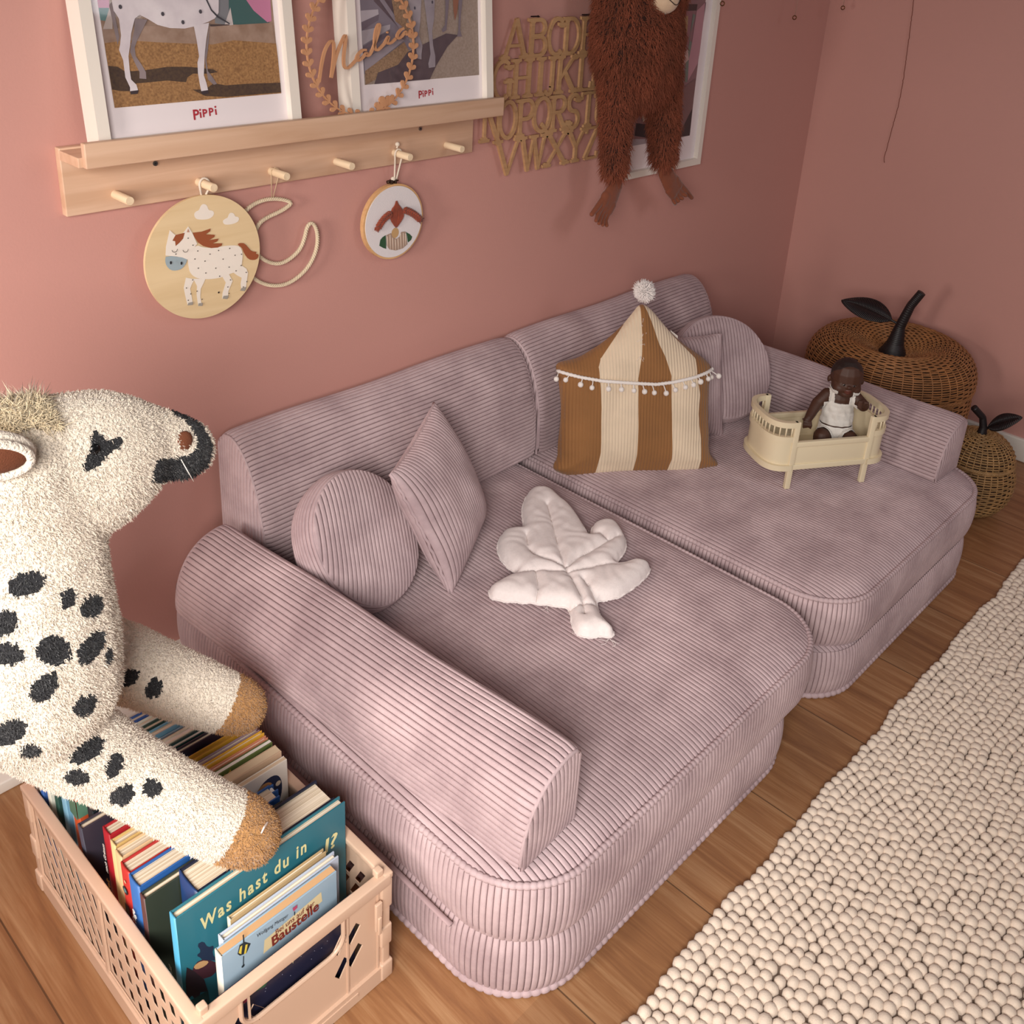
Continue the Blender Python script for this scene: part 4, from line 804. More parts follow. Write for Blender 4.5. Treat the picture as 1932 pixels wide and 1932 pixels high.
# ---------------------------------------------------------------- round plaque with a horse
dq = A([(.6933,.7583),(.8871,.7329),(.7948,.8384),(.7741,.6505)])
dc = A([(dq[0][0]+dq[1][0])/2, (dq[2][1]+dq[3][1])/2]); dr = ((dq[1][0]-dq[0][0])+(dq[2][1]-dq[3][1]))/4
PLQ = wood_mat('plaque_birch', '#d9bd92', '#e2c89f', 'X', 6, .5)
t = thing('horse_plaque', 'round wooden plaque painted with a sleeping spotted horse and clouds, hanging from the second peg', 'wall decoration', (dc[0], -.027, dc[1]))
mb = MB(); plate(mb, circle(dc, dr, 96), (0, -.024, 0), (1, 0, 0), (0, 0, 1), .005); mb.obj('disc', PLQ, t, False)
BR = '#96502f'; CW = '#eadfd3'
I = [(CW, smooth_poly([(.7767,.8143),(.7804,.8177),(.7856,.8185),(.7887,.8252),(.7931,.8273),(.799,.8244),(.801,.816),(.8071,.8151),(.8103,.8105),(.8073,.8053),(.7992,.8026),(.7871,.8038),(.7787,.8068)], 2)), (CW, smooth_poly([(.8227,.7962),(.8274,.7987),(.832,.7996),(.8341,.805),(.8379,.8069),(.8432,.8044),(.8447,.7992),(.8501,.7983),(.8517,.7938),(.8478,.7895),(.8358,.7882),(.825,.79)], 2)),
 (CW, [(.7565,.7201),(.7518,.7052),(.7528,.6949),(.7545,.6843),(.7557,.6764),(.7645,.6769),(.7636,.6882),(.762,.7013),(.766,.7088),(.7708,.7145)]), (CW, [(.7683,.7159),(.7735,.7029),(.7717,.6906),(.7729,.6706),(.7791,.6701),(.7775,.685),(.7793,.6974),(.7843,.7048),(.7883,.7116)]), (CW, [(.817,.7081),(.8219,.6984),(.8186,.6905),(.8153,.6825),(.8138,.6733),(.824,.6727),(.8255,.6829),(.8297,.6906),(.834,.6984),(.8282,.7109)]), (CW, [(.8331,.7142),(.8428,.7053),(.85,.7002),(.8476,.6911),(.848,.6814),(.8565,.6804),(.8579,.6889),(.8617,.7057),(.8593,.7131),(.8512,.72)]),
 (CW, smooth_poly([(.7638,.7591),(.7783,.767),(.7849,.7625),(.7979,.7584),(.813,.7572),(.8293,.7567),(.8475,.7533),(.8527,.7464),(.854,.7375),(.8525,.7275),(.8511,.7191),(.845,.7117),(.8338,.7115),(.817,.7081),(.8034,.7084),(.7883,.7108),(.7727,.7158),(.763,.7262),(.7614,.739),(.7614,.7497)], 2)),
 (CW, [(.7365,.7971),(.7441,.7886),(.7568,.7888),(.766,.7976),(.7719,.7861),(.7784,.7686),(.7672,.7584),(.762,.7471),(.7448,.7554),(.7268,.7605),(.7287,.7738)]),
 ('#9aa9b0', smooth_poly([(.7276,.7607),(.761,.7498),(.7582,.7421),(.7508,.7353),(.7422,.7342),(.7331,.7365),(.727,.7443),(.7253,.7527)], 1)),
 (BR, [(.772,.7869),(.7866,.786),(.8017,.7882),(.8006,.7843),(.7933,.7807),(.8081,.7773),(.807,.7741),(.7979,.7708),(.8139,.7704),(.8118,.7666),(.8036,.7648),(.8196,.7619),(.8185,.7587),(.812,.7566),(.8005,.7579),(.7876,.7636),(.7794,.7709),(.7749,.7791)]), (BR, [(.745,.7885),(.7594,.7891),(.7562,.7808),(.7498,.7755),(.7436,.7718),(.7434,.7791),(.7393,.7807)]),
 (BR, smooth_poly([(.8448,.7555),(.8496,.7572),(.8578,.7548),(.864,.7468),(.8693,.7398),(.8796,.7369),(.8757,.7351),(.8823,.7321),(.8801,.7264),(.8732,.7243),(.8629,.728),(.856,.7389),(.8528,.7489)], 1)), ('#b98a72', [(.7628,.7893),(.7653,.7945),(.767,.7886)])]
for q in ([(.7548,.6766),(.7568,.6804),(.7647,.6803),(.7635,.6754)], [(.7721,.6717),(.7732,.6757),(.7803,.6749),(.7791,.6701)], [(.8139,.6741),(.816,.678),(.8252,.6768),(.822,.6714)], [(.8451,.6803),(.8481,.684),(.8567,.6839),(.8535,.6775)]): I.append(('#9c958c', q))
for p in [(.7426,.7599),(.7638,.7803),(.7706,.7684),(.7776,.7581),(.7972,.7494),(.8118,.7524),(.8308,.7522),(.8392,.7395),(.8504,.7391),(.7716,.7469),(.7877,.7404),(.818,.7377),(.8484,.7214),(.7757,.7319),(.8046,.726),(.8272,.7231),(.8387,.7148),(.7873,.722),(.81,.7121),(.8562,.7086),(.7648,.7158),(.8277,.7024),(.8563,.6936),(.7536,.7056),(.7704,.6968),(.8224,.6922),(.8492,.6864),(.7597,.695),(.8236,.6815),(.7547,.686),(.7773,.6825)]: I.append(('#4b4540', circle(p, .0010, 8)))
for p in [(.7317,.7498),(.7482,.7457)]: I.append(('#232326', circle(p, .0016, 10, .0026)))
def ringarc(c, r, w, a0, a1): return [(c[0]+(r+w)*math.cos(a), c[1]+(r+w)*math.sin(a)) for a in np.linspace(a0, a1, 9)]+[(c[0]+(r-w)*math.cos(a), c[1]+(r-w)*math.sin(a)) for a in np.linspace(a1, a0, 9)]
for p in [(.7391,.7686),(.7562,.7654)]: I.append(('#4b4540', ringarc(p, .0042, .0004, PI, 2*PI)))
p = (.8056,.6873); I.append(('#2b1d14', circle(p, .0016, 10)))
art('painted_horse', (0, -.0292, 0), (1, 0, 0), (0, 0, 1), (PLQ, circle(dc, .01)), I, t)
ROPE = mat('cotton_cord', '#ded0bf', .9, bump=(600, .6, .001))
def loop(name, px, zbot, sp, par, r=.0022, ybot=-.026, ypeg=-.030):
    x = px; pts = [(zb[0], ybot, zbot) for zb in ((x-.004-sp, 0),)]
    pts = [(x-.001, ybot, zbot), (x-.0075, ypeg, .849), (x-.0088, ypeg, .858), (x-.0045, ypeg, .865), (x+.002, ypeg, .8655), (x+.0080, ypeg, .860), (x+.0078, ypeg, .851), (x+.003, ybot, zbot)]
    P = A(pts); d = np.r_[0, np.cumsum(np.linalg.norm(np.diff(P, axis=0), axis=1))]; tt = np.linspace(0, d[-1], 40); Q = np.stack([np.interp(tt, d, P[:, k]) for k in range(3)], 1)
    for _ in range(3): Q[1:-1] = (Q[:-2]+Q[1:-1]*2+Q[2:])/4
    mb = MB(); mb.tube(Q, r, 8); return mb.obj(name, ROPE, par)
loop('hanging_cord', .797, dc[1]+dr-.006, 0, t, .0017, ybot=-.0215)

# ---------------------------------------------------------------- knitted wire moon
mp = A([(.8714,.7992),(.887,.8085),(.9083,.8129),(.9287,.8115),(.9483,.806),(.9576,.8006),(.954,.7964),(.9376,.7894),(.9147,.7845),(.8989,.7785),(.8906,.7679),(.8841,.7535),(.8853,.7394),(.8932,.723),(.9074,.7113),(.924,.7035),(.9402,.7029),(.959,.7101),(.9735,.721),(.9818,.7376),(.9865,.7548),(.9941,.7616),(1.0024,.7557),(1.0073,.7403),(1.0068,.7202),(.9988,.7005),(.9844,.683),(.9639,.6706),(.9429,.6645),(.9224,.6662),(.9017,.6734),(.8826,.687),(.8644,.7085),(.8527,.7352),(.8505,.7613),(.8573,.7822)])
t = thing('wire_moon', 'crescent moon of cream knitted cord hanging from the third peg, partly behind the plaque', 'wall decoration', (mp[:, 0].mean(), -.02, mp[:, 1].mean()))
R = resample(smooth_poly(mp, 3), .0016); mb = MB(); k = np.arange(len(R))
KNIT = mat('knitted_cord', '#dccaae', .85, bump=(500, .8, .001))
mb.tube(np.c_[R[:, 0], np.full(len(R), -.0128), R[:, 1]], .0025, 8, closed=True)
for ph in range(4):
    a = k*.62+ph*PI/2; d = np.roll(R, -1, 0)-np.roll(R, 1, 0); d /= np.linalg.norm(d, axis=1)[:, None]; n = np.c_[-d[:, 1], d[:, 0]]
    Q = R+n*(np.cos(a)*.0029)[:, None]; mb.tube(np.c_[Q[:, 0], -.0128+np.sin(a)*.0029, Q[:, 1]], .0007, 5, closed=True)
mb.obj('knitted_tube', KNIT, t)
top = A([(.9218,.8126)][0]); x = .922; mb = MB()
mb.tube([(top[0], -.0128, top[1]), (x-.0072, -.024, .853), (x-.0068, -.024, .861), (x, -.024, .8636), (x+.0068, -.024, .861), (x+.0072, -.024, .853), (top[0]+.002, -.0128, top[1])], .0007, 6); mb.obj('hanging_thread', mat('thread', '#d2b896', .9), t)

# ---------------------------------------------------------------- embroidery hoop
hq = A([(1.0926,.7459),(1.2383,.7314),(1.1675,.7983),(1.1652,.6719)])
hc = A([(hq[0][0]+hq[1][0])/2, (hq[2][1]+hq[3][1])/2]); hr = ((hq[1][0]-hq[0][0])+(hq[2][1]-hq[3][1]))/4
t = thing('embroidery_hoop', 'small embroidery hoop with rust-red yarn plaits on white linen, hanging from the fifth peg', 'wall decoration', (hc[0], -.018, hc[1]))
HW = wood_mat('bamboo_hoop', '#c99b6a', '#d8ad7c', 'X', 14)
mb = MB(); pr_ = [(hr-.0035, -.0), (hr, -.0), (hr, -.009), (hr-.0035, -.009), (hr-.0035, 0)]
RX = A([[1, 0, 0], [0, 0, 1.], [0, 1, 0]])
mb.lathe(pr_, (hc[0], -.0115, hc[1]), 80, M=RX.T); mb.obj('outer_ring', HW, t, 'auto')
mb = MB(); mb.lathe([(hr-.0075, 0), (hr-.0038, 0), (hr-.0038, -.0098), (hr-.0075, -.0098), (hr-.0075, 0)], (hc[0], -.0115, hc[1]), 80, M=RX.T); mb.obj('inner_ring', HW, t, 'auto')
LIN = mat('white_linen', '#ddd5d6', .9, bump=(900, .5, .0006))
mb = MB(); plate(mb, circle(hc, hr-.0036, 64), (0, -.0205, 0), (1, 0, 0), (0, 0, 1), .0013); mb.obj('linen', LIN, t, False)
I = [('#c09a6b', circle((1.1672,.7149), .0085, 20, .0095)), ('#2e5135', [(1.1454,.7148),(1.1466,.702),(1.1467,.6892),(1.1395,.6925),(1.1311,.698),(1.1334,.7083),(1.1382,.7122)]), ('#2e5135', [(1.1919,.7125),(1.1945,.7051),(1.1972,.6917),(1.2047,.6953),(1.2071,.7009),(1.2007,.707)]), ('#a68c7b', [(1.1466,.7146),(1.1574,.7166),(1.1611,.7081),(1.1697,.7036),(1.1771,.7062),(1.1807,.7144),(1.1906,.7137),(1.1932,.7053),(1.196,.6889),(1.1848,.683),(1.1687,.6821),(1.154,.6869),(1.1479,.6949)])]
art('embroidered_figure', (0, -.0221, 0), (1, 0, 0), (0, 0, 1), ('#c09a6b', circle((1.1672,.7149), .006)), I, t)
mb = MB()
for a, c in zip([(1.149,.7122),(1.155,.7141),(1.1611,.7071),(1.1673,.7031),(1.1734,.7039),(1.1795,.7117),(1.1857,.7116),(1.1907,.7097)], [(1.1503,.6915),(1.1564,.6864),(1.1626,.6842),(1.1687,.6831),(1.1749,.6829),(1.1811,.6837),(1.1873,.6856),(1.1922,.6886)]): mb.tube([(a[0], -.0228, a[1]), (c[0], -.0228, c[1])], .0006, 5)
mb.obj('dress_stitches', mat('ecru_thread', '#d8c6b6', .9), t)
RY = mat('rust_yarn', '#8a3a22', .9, noise=(60, .25), sheen=.3, bump=(700, .6, .0008))
p0 = (1.1677,.7736); p1 = (1.167,.7256)
mb = MB()
for sd in (-1, 1):
    for k in range(16):
        f = k/15; w = .015*math.sin(PI*(.12+.76*f))**.8*sd*(.25+.75*((k*7 % 16)/15)); zt = p0[1]*(1-f*.15)+p1[1]*f*.15
        P = [(p0[0]+sd*.0004, -.0245, p0[1]-.0012*k*.3), (p0[0]+w*.9, -.0275+abs(w)*.08, (p0[1]*.6+p1[1]*.4)-.002*(k % 3)), (p0[0]+w, -.0265, p0[1]*.35+p1[1]*.65), (p1[0]+sd*.0006, -.0250, p1[1]+.0005)]
        Q = A(P); d = np.linspace(0, 3, 14); Q = np.stack([np.interp(d, range(4), Q[:, j]) for j in range(3)], 1)
        for _ in range(2): Q[1:-1] = (Q[:-2]+2*Q[1:-1]+Q[2:])/4
        mb.tube(Q, .0014, 6)
mb.ball(((p0[0]+p1[0])/2, -.0235, (p0[1]+p1[1])/2), (.0125, .0035, .0165), 16)
mb.obj('yarn_hair', RY, t)
for sd, pts in ((-1, [(1.1511,.7533),(1.1416,.7491),(1.1333,.7429),(1.1274,.7362)]), (1, [(1.1863,.7544),(1.1962,.75),(1.2075,.7433),(1.2178,.7347)])):
    mb = MB(); P = A(pts); P = resample(P, .0058, False)
    for i, p in enumerate(P):
        d = (P[min(i+1, len(P)-1)]-P[max(i-1, 0)]); d /= np.linalg.norm(d); n = A([-d[1], d[0]])
        for s in (-1, 1):
            a = math.atan2(d[1], d[0])+s*.6; M = A([[math.cos(a), 0, -math.sin(a)], [0, 1, 0], [math.sin(a), 0, math.cos(a)]]); q = p+n*s*.0028
            mb.ball((q[0], -.0265, q[1]), (.0056, .0030, .0032), 10, M=M)
            for j in (-1, 1): r = q+n*s*.0008*j; mb.tube([(r[0]-math.cos(a)*.004, -.0289, r[1]-math.sin(a)*.004), (r[0]+math.cos(a)*.004, -.0289, r[1]+math.sin(a)*.004)], .0009, 5)
    e = P[-1]; d = e-P[-2]; d /= np.linalg.norm(d)
    for k in range(26):
        a = math.atan2(d[1], d[0])+rng.uniform(-.6, .6); L = rng.uniform(.008, .0125); y = -.0265+rng.uniform(-.003, .003)
        mb.tube([(e[0], y, e[1]), (e[0]+math.cos(a)*L, y+rng.uniform(-.001, .001), e[1]+math.sin(a)*L)], .0008, 5)
    mb.obj('yarn_plait', RY, t)
tp = A([hc[0]+.0012, hc[1]+hr]); DM = mat('dark_brass', '#4a3a30', .4, metal=.8)
mb = MB(); mb.rbox((tp[0]-.006, -.020, tp[1]-.002), (tp[0]-.0025, -.012, tp[1]+.007), .001); mb.rbox((tp[0]+.0025, -.020, tp[1]-.002), (tp[0]+.006, -.012, tp[1]+.007), .001); mb.tube([(tp[0]-.011, -.016, tp[1]+.004), (tp[0]+.012, -.016, tp[1]+.004)], .0013, 8); mb.tube([(tp[0]-.013, -.016, tp[1]+.004), (tp[0]-.009, -.016, tp[1]+.004)], .003, 10); mb.obj('tension_screw', DM, t)
loop('hanging_cord', 1.170, tp[1]+.007, 0, t, .0016, ybot=-.017, ypeg=-.026)
mb = MB(); mb.ball((tp[0], -.0165, tp[1]+.0085), (.005, .004, .004), 10); mb.ball((1.1675, -.026, .8735), (.0045, .004, .004), 10); mb.tube([(1.168, -.026, .872), (1.165, -.027, .867)], .0016, 6); mb.obj('knots', ROPE, t)

# ---------------------------------------------------------------- small things hanging in the corner
GOLD = mat('antique_brass', '#6b4526', .35, metal=.9)
def ring_on_thread(label, p, ztop, tx=0.):
    t = thing('hanging_ring', label, 'ornament', tuple(p), 'brass rings on strings')
    p = A(p, float); mb = MB(); mb.tube([p+A([math.cos(a)*.0045*.7, -math.cos(a)*.0045*.7, math.sin(a)*.0045]) for a in np.linspace(0, 2*PI, 20, endpoint=False)], .0013, 7, closed=True); mb.obj('ring', GOLD, t)
    mb = MB(); mb.tube([p+A([0, 0, .0045]), p+A([tx*.3, 0, .03]), p+A([tx, 0, ztop-p[2]])], .0008, 5); mb.obj('string', mat('pale_string', '#b08a7c', .8), t)
ring_on_thread('brass ring on a pink string at the top edge, left of the corner', (2.43, -.05, 1.055), 1.40, .01)
ring_on_thread('brass ring on a string at the top edge, right of the corner', (2.62, -.08, 1.078), 1.42, .004)
ring_on_thread('brass ring hanging in front of the picture frame corner behind the plush ape', (2.085, -.055, 1.093), 1.42, .004)
mb = MB(); p = A([(-.2159,1.1838),(-.2278,1.1088),(-.2344,1.0319),(-.2385,.9665),(-.2426,.8999),(-.2426,.8452),(-.2383,.789),(-.236,.7576),(-.2348,.7275),(-.2319,.7055),(-.2359,.6933)]); R = resample(p, .004, False); R = R+rng.normal(size=R.shape)*.0004; mb.tube(np.c_[np.full(len(R), 2.699), R], .0008, 5)
o = mb.obj('hanging_thread', mat('rust_thread', '#7a4434', .8)); props(o, 'thin dark thread hanging straight down the right-hand wall', 'thread')

# ---------------------------------------------------------------- book crate
CRT = mat('crate_blush_plastic', '#d2b29a', .42, noise=(8, .03))
x0, x1, y0, y1, H = .357, .613, -.677, -.256, .18
crate = thing('book_crate', 'blush pink folding plastic crate full of picture books on the oak floor', 'crate', ((x0+x1)/2, (y0+y1)/2, 0))
tw = .0016
def para(y, z, w, h, sl): return [(y-w/2-sl*h/2, z-h/2), (y+w/2-sl*h/2, z-h/2), (y+w/2+sl*h/2, z+h/2), (y-w/2+sl*h/2, z+h/2)]
# left panel: plane coordinates (u = -y, v = z) so that the outside faces -x
def side_panel(name, X, U, V, n_off, length):
    holes = []
    for k in range(8):
        for j, z in enumerate((.128, .098, .068, .040)):
            u = .030+k*.0215+(j % 2)*.0105
            if u < .190: holes.append(para(u, z, .0095, .024, -.5))
    for k in range(9):
        for z in (.134, .104, .074, .044):
            u = .212+k*.0215
            if u < length-.02: holes.append(para(u, z, .0115, .017, -.25))
    mb = MB(); plate(mb, rect((0, .004), (length, H-.004)), X, U, V, .0009, holes=holes)
    for u in (.012, .199, length-.014): plate(mb, rect((u-.003, .030), (u+.003, H-.006)), A(X, float)+np.cross(U, V)*tw, U, V, .003)
    plate(mb, rect((0, .001), (length, .028)), A(X, float)+np.cross(U, V)*tw, U, V, .0045)
    plate(mb, rect((0, .0285), (length, .0325)), A(X, float)+np.cross(U, V)*tw, U, V, .0015)
    return mb.obj(name, CRT, crate, False)
side_panel('side_panel', (x0+.004, y1, 0), A([0, -1., 0]), A([0, 0, 1.]), 0, y1-y0)
side_panel('side_panel', (x1-.004, y0, 0), A([0, 1., 0]), A([0, 0, 1.]), 0, y1-y0)
W = x1-x0
sl = [[(.2034,.1343),(.2104,.1242),(.1953,.104),(.1877,.1158)], [(.1818,.1348),(.1886,.1257),(.1752,.1025),(.1678,.1133)], [(.2063,.0972),(.2134,.0867),(.1964,.0642),(.1887,.0765)], [(.1835,.0926),(.1904,.0831),(.1768,.0605),(.1693,.0718)]]
a_ = np.linspace(PI, 1.5*PI, 8); hx0, hx1, hz0, hz1, rr = .052, .188, .112, .160, .022
hd = [(hx0, hz1)]+[(hx0+rr+rr*math.cos(a), hz0+rr+rr*math.sin(a)) for a in a_]+[(hx1-rr+rr*math.cos(a), hz0+rr+rr*math.sin(a)) for a in np.linspace(1.5*PI, 2*PI, 8)]+[(hx1, hz1)]
sl = [[(q[0]+(.004 if i % 2 == 0 else .006), q[1]) for q in s_] for i, s_ in enumerate(sl)]
sl2 = [[(W-p[0], p[1]) for p in s] for s in sl]
for nm, X, U, V in (('front_panel', (x0, y0+.004, 0), A([1., 0, 0]), A([0, 0, 1.])), ('back_panel', (x1, y1-.004, 0), A([-1., 0, 0]), A([0, 0, 1.]))):
    mb = MB(); plate(mb, rect((0, .004), (W, H-.004)), X, U, V, tw, holes=[hd]+sl+sl2)
    # raised collar round the handle and ledges
    Nf = np.cross(U, V); mb.tube([A(X, float)+p[0]*U+p[1]*V+Nf*(tw+.001) for p in hd], .0028, 8)
    plate(mb, rect((.0, .001), (W, .026)), A(X, float)+np.cross(U, V)*tw, U, V, .0045)
    plate(mb, rect((.05, .012), (W-.05, .018)), A(X, float)+np.cross(U, V)*(tw+.0045), U, V, .0012)
    for u in (.016, .194, W-.016, W-.194): plate(mb, rect((u-.0012, .026), (u+.0012, H-.02)), A(X, float)+np.cross(U, V)*tw, U, V, .0018)
    mb.obj(nm, CRT, crate, False)
mb = MB(); mb.box((x0+.004, y0+.004, .003), (x1-.004, y1-.004, .008)); mb.obj('bottom', CRT, crate, False)
# rim
mb = MB()
def bar(lo, hi): mb.rbox(lo, hi, .0022)
bar((x0-.004, y0-.003, H-.009), (x0+.0095, y1+.003, H)); bar((x1-.0095, y0-.003, H-.009), (x1+.004, y1+.003, H))
bar((x0, y0-.004, H-.018), (x1, y0+.009, H-.0003)); bar((x0, y1-.009, H-.018), (x1, y1+.004, H-.0003)); mb.obj('rim', CRT, crate)
for cx, cy in ((x0, y0), (x1, y0), (x0, y1), (x1, y1)):
    sx = 1 if cx == x1 else -1; sy = 1 if cy == y1 else -1; mb = MB()
    for za, zb, e in ((.0015, .030, .004), (.060, .094, .003), (.125, .171, .003)):
        mb.rbox((min(cx-sx*.014, cx+sx*e), min(cy-sy*.014, cy+sy*e), za), (max(cx-sx*.014, cx+sx*e), max(cy-sy*.014, cy+sy*e), zb), .0025)
    mb.rbox((min(cx-sx*.0105, cx+sx*.001), min(cy-sy*.0105, cy+sy*.001), .004), (max(cx-sx*.0105, cx+sx*.001), max(cy-sy*.0105, cy+sy*.001), H-.004), .002); mb.obj('corner_post', CRT, crate)
    mb = MB(); mb.rbox((cx-sx*.012-.005, cy-sy*.007-.005, H-.002), (cx-sx*.012+.005, cy-sy*.007+.005, H+.0085), .0018); mb.obj('stacking_knob', CRT, crate)
mb = MB(); mb.rbox((x1-.026, y0-.0075, .105), (x1-.016, y0-.003, .150), .0015); mb.rbox((x1-.0235, y0-.0095, .100), (x1-.0185, y0-.0065, .128), .001); mb.obj('latch', CRT, crate)

# ---------------------------------------------------------------- books
PAGES = mat('book_pages', '#d9cbb2', .8, noise=(40, .05))
def page_mat():
    m = bpy.data.materials.new('page_edges'); m.use_nodes = True; nt = m.node_tree; b = nt.nodes['Principled BSDF']; b.inputs['Roughness'].default_value = .85
    tc = nt.nodes.new('ShaderNodeTexCoord'); mp = nt.nodes.new('ShaderNodeMapping'); mp.inputs['Scale'].default_value = (3, 900, 3); n = nt.nodes.new('ShaderNodeTexNoise'); n.inputs['Scale'].default_value = 1
    r = nt.nodes.new('ShaderNodeValToRGB'); r.color_ramp.elements[0].color = lin('#b9a688'); r.color_ramp.elements[1].color = lin('#e2d6c2'); r.color_ramp.elements[0].position = .35; r.color_ramp.elements[1].position = .6
    for a, c in ((tc.outputs['Object'], mp.inputs[0]), (mp.outputs[0], n.inputs['Vector']), (n.outputs['Fac'], r.inputs[0]), (r.outputs[0], b.inputs['Base Color'])): nt.links.new(a, c)
    return m
PAGE = page_mat(); PAGEW = mat('white_pages', '#e8e0d8', .8, noise=(60, .04))
BOOKZ = .0095
def book(label, xa, xb, yf, t, z, col, spine=None, board=.0022, pages=None, rough=.35, hb=True, zb=None, lean=0.):
    """standing book: front cover at y = yf facing -y, spine towards -x"""
    zb = BOOKZ if zb is None else zb
    T = thing('picture_book', label, 'book', ((xa+xb)/2, yf+t/2, zb), 'picture books packed in the crate')
    cm = mat('cover_'+col.strip('#'), col, rough); sm = mat('cover_'+spine.strip('#'), spine, rough) if spine else cm; ins = .003 if hb else .0004
    b = min(board, t*.22)
    K = math.tan(lean); sh = lambda V: np.c_[V[:, 0]+(V[:, 2]-zb)*K, V[:, 1], V[:, 2]]
    mb = MB(); mb.rbox((xa+.001, yf, zb), (xb, yf+b, z), .0006); mb.V = [sh(v) for v in mb.V]; mb.obj('front_cover', cm, T)
    mb = MB(); mb.rbox((xa+.001, yf+t-b, zb), (xb, yf+t, z), .0006); mb.V = [sh(v) for v in mb.V]; mb.obj('back_cover', cm, T)
    mb = MB(); n = 9; ys = yf+t/2+t/2*np.cos(np.linspace(PI, 0, n))*.999; bow = min(.003, t*.12)*np.sin(np.linspace(0, PI, n)); V = []
    for zz in (zb, z): V += [(xa+.0012-bb, y, zz) for y, bb in zip(ys, bow)]+[(xa+.0034-bb*.7, y, zz) for y, bb in zip(ys, bow)]
    V = A(V); m = 2*n; F = []
    for i in range(n-1): F += [(i, i+m, i+m+1, i+1), (n+i, n+i+1, n+m+i+1, n+m+i), (i, i+1, n+i+1, n+i), (m+i, m+n+i, m+n+i+1, m+i+1)]
    mb.add(sh(V), F); mb.obj('spine', sm, T)
    mb = MB(); mb.box((xa+.0030, yf+b, zb+ins), (xb-ins, yf+t-b, z-ins)); mb.V = [sh(v) for v in mb.V]; mb.obj('page_block', pages or PAGE, T, False)
    return T
XY = ([1, 0, 0], [0, 0, 1])
B1 = book('dark starry picture book seen through the crate handle opening', .392, .572, -.6625, .007, .160, '#24243a')
fy = -.6627
art('cover_picture', (0, fy, 0), (1, 0, 0), (0, 0, 1), ('#2f5a3c', [(.4094,.1412),(.4133,.1525),(.4279,.1547),(.4477,.1494),(.4577,.1421),(.4468,.1295),(.4269,.136),(.4137,.1367)]),
    [('#8c2b45', circle((.4215,.1346), .006, 14)), ('#3f7a4c', circle((.4406,.1419), .007, 8)), ('#b98fa0', circle((.4562,.1393), .004, 10)), ('#8c2b45', circle((.4612,.1438), .0016, 8))]+
    [('#cfc69a', [tuple(A((.4837,.1444))+A([math.cos(k*PI/8), math.sin(k*PI/8)])*(.013 if k % 2 == 0 else .0045)) for k in range(16)])]+
    [('#8f93a8', circle((.40+.16*random.random(), .118+.038*random.random()), .0006, 6)) for _ in range(30)], B1)
B2 = book('light blue building-site board book, frontmost tall book behind the crate handle', .404, .556, -.650, .013, .205, '#93aabb', '#d8cfc0', pages=mat('board_pages', '#c79c70', .7), hb=False)
art('cover_picture', (0, -.6502, 0), (1, 0, 0), (0, 0, 1), ('#d9c79c', [(.4571,.1821),(.5336,.1904),(.5347,.1747),(.4548,.1622)]),
    [('#1f2a33', [(.4237,.1922),(.4269,.2032),(.4334,.202),(.4402,.1931),(.4343,.1836),(.4266,.1868)]), ('#d8c24a', [(.425,.1926),(.4274,.2002),(.43,.2002),(.428,.188)]), ('#d8c24a', [(.4311,.185),(.4338,.1975),(.4364,.1959),(.4337,.1842)]), ('#1f2a33', rect(*[(.431,.2001),(.4326,.2151)])), ('#1f2a33', circle((.4289,.1686), .002, 10)), ('#1f2a33', [(.4297,.1838),(.4307,.1829),(.4295,.168),(.4286,.169)]),
     ('#b0456a', [(.494,.1999),(.5004,.2001),(.5002,.1951),(.4952,.1937)]), ('#1f2a33', [(.4958,.1931),(.4969,.1922),(.4967,.1864),(.4956,.1873)])], B2)
def title(s, pa, pb, y, size, col, par, rough=.5, sx=None, off=0., shear=.0, spc=1.):
    a, b_ = A(pa), A(pb); d = b_-a; L = np.hypot(*d); d /= L; U = (d[0], 0, d[1]); V = (-d[1], 0, d[0])
    o = text_mesh('title', s, (a[0], y, a[1]), U, V, size, mat('ink_'+col.strip('#'), col, rough), par, th=.0003, off=off, shear=shear, xs=spc, fit=L)
    return o
title('Wolfgang Metzger', *[(.4476,.1953),(.488,.1917)], -.6504, .0075, '#2f3a44', B2)
title('Bei uns auf der', *[(.4706,.1779),(.5229,.1791)], -.6506, .0115, '#7c2f26', B2)
title('Baustelle', *[(.4652,.1642),(.5285,.1672)], -.6506, .021, '#7c2f26', B2, off=.0005)
B3 = book('thin pale grey-blue hardcover between the building-site book and the big teal book', .416, .571, -.634, .0105, .203, '#b4bccb', '#c3cad6')
B4 = book('thin worn cream booklet directly in front of the big teal book', .433, .563, -.6205, .0065, .206, '#b79c74', '#d9cdb4')
B5 = book('big teal picture book with cream handwritten title, tallest near the crate front', .379, .603, -.6055, .0125, .243, '#2a6b7a', '#4d9dc0')
title('Was hast du in', *[(.4066,.2005),(.5446,.2083)], -.6058, .0270, '#e2d9a0', B5, off=.0007, shear=.15, spc=1.25)
title('l?', *[(.5692,.183),(.5898,.184)], -.6058, .030, '#e2d9a0', B5, off=.0006, shear=.15)
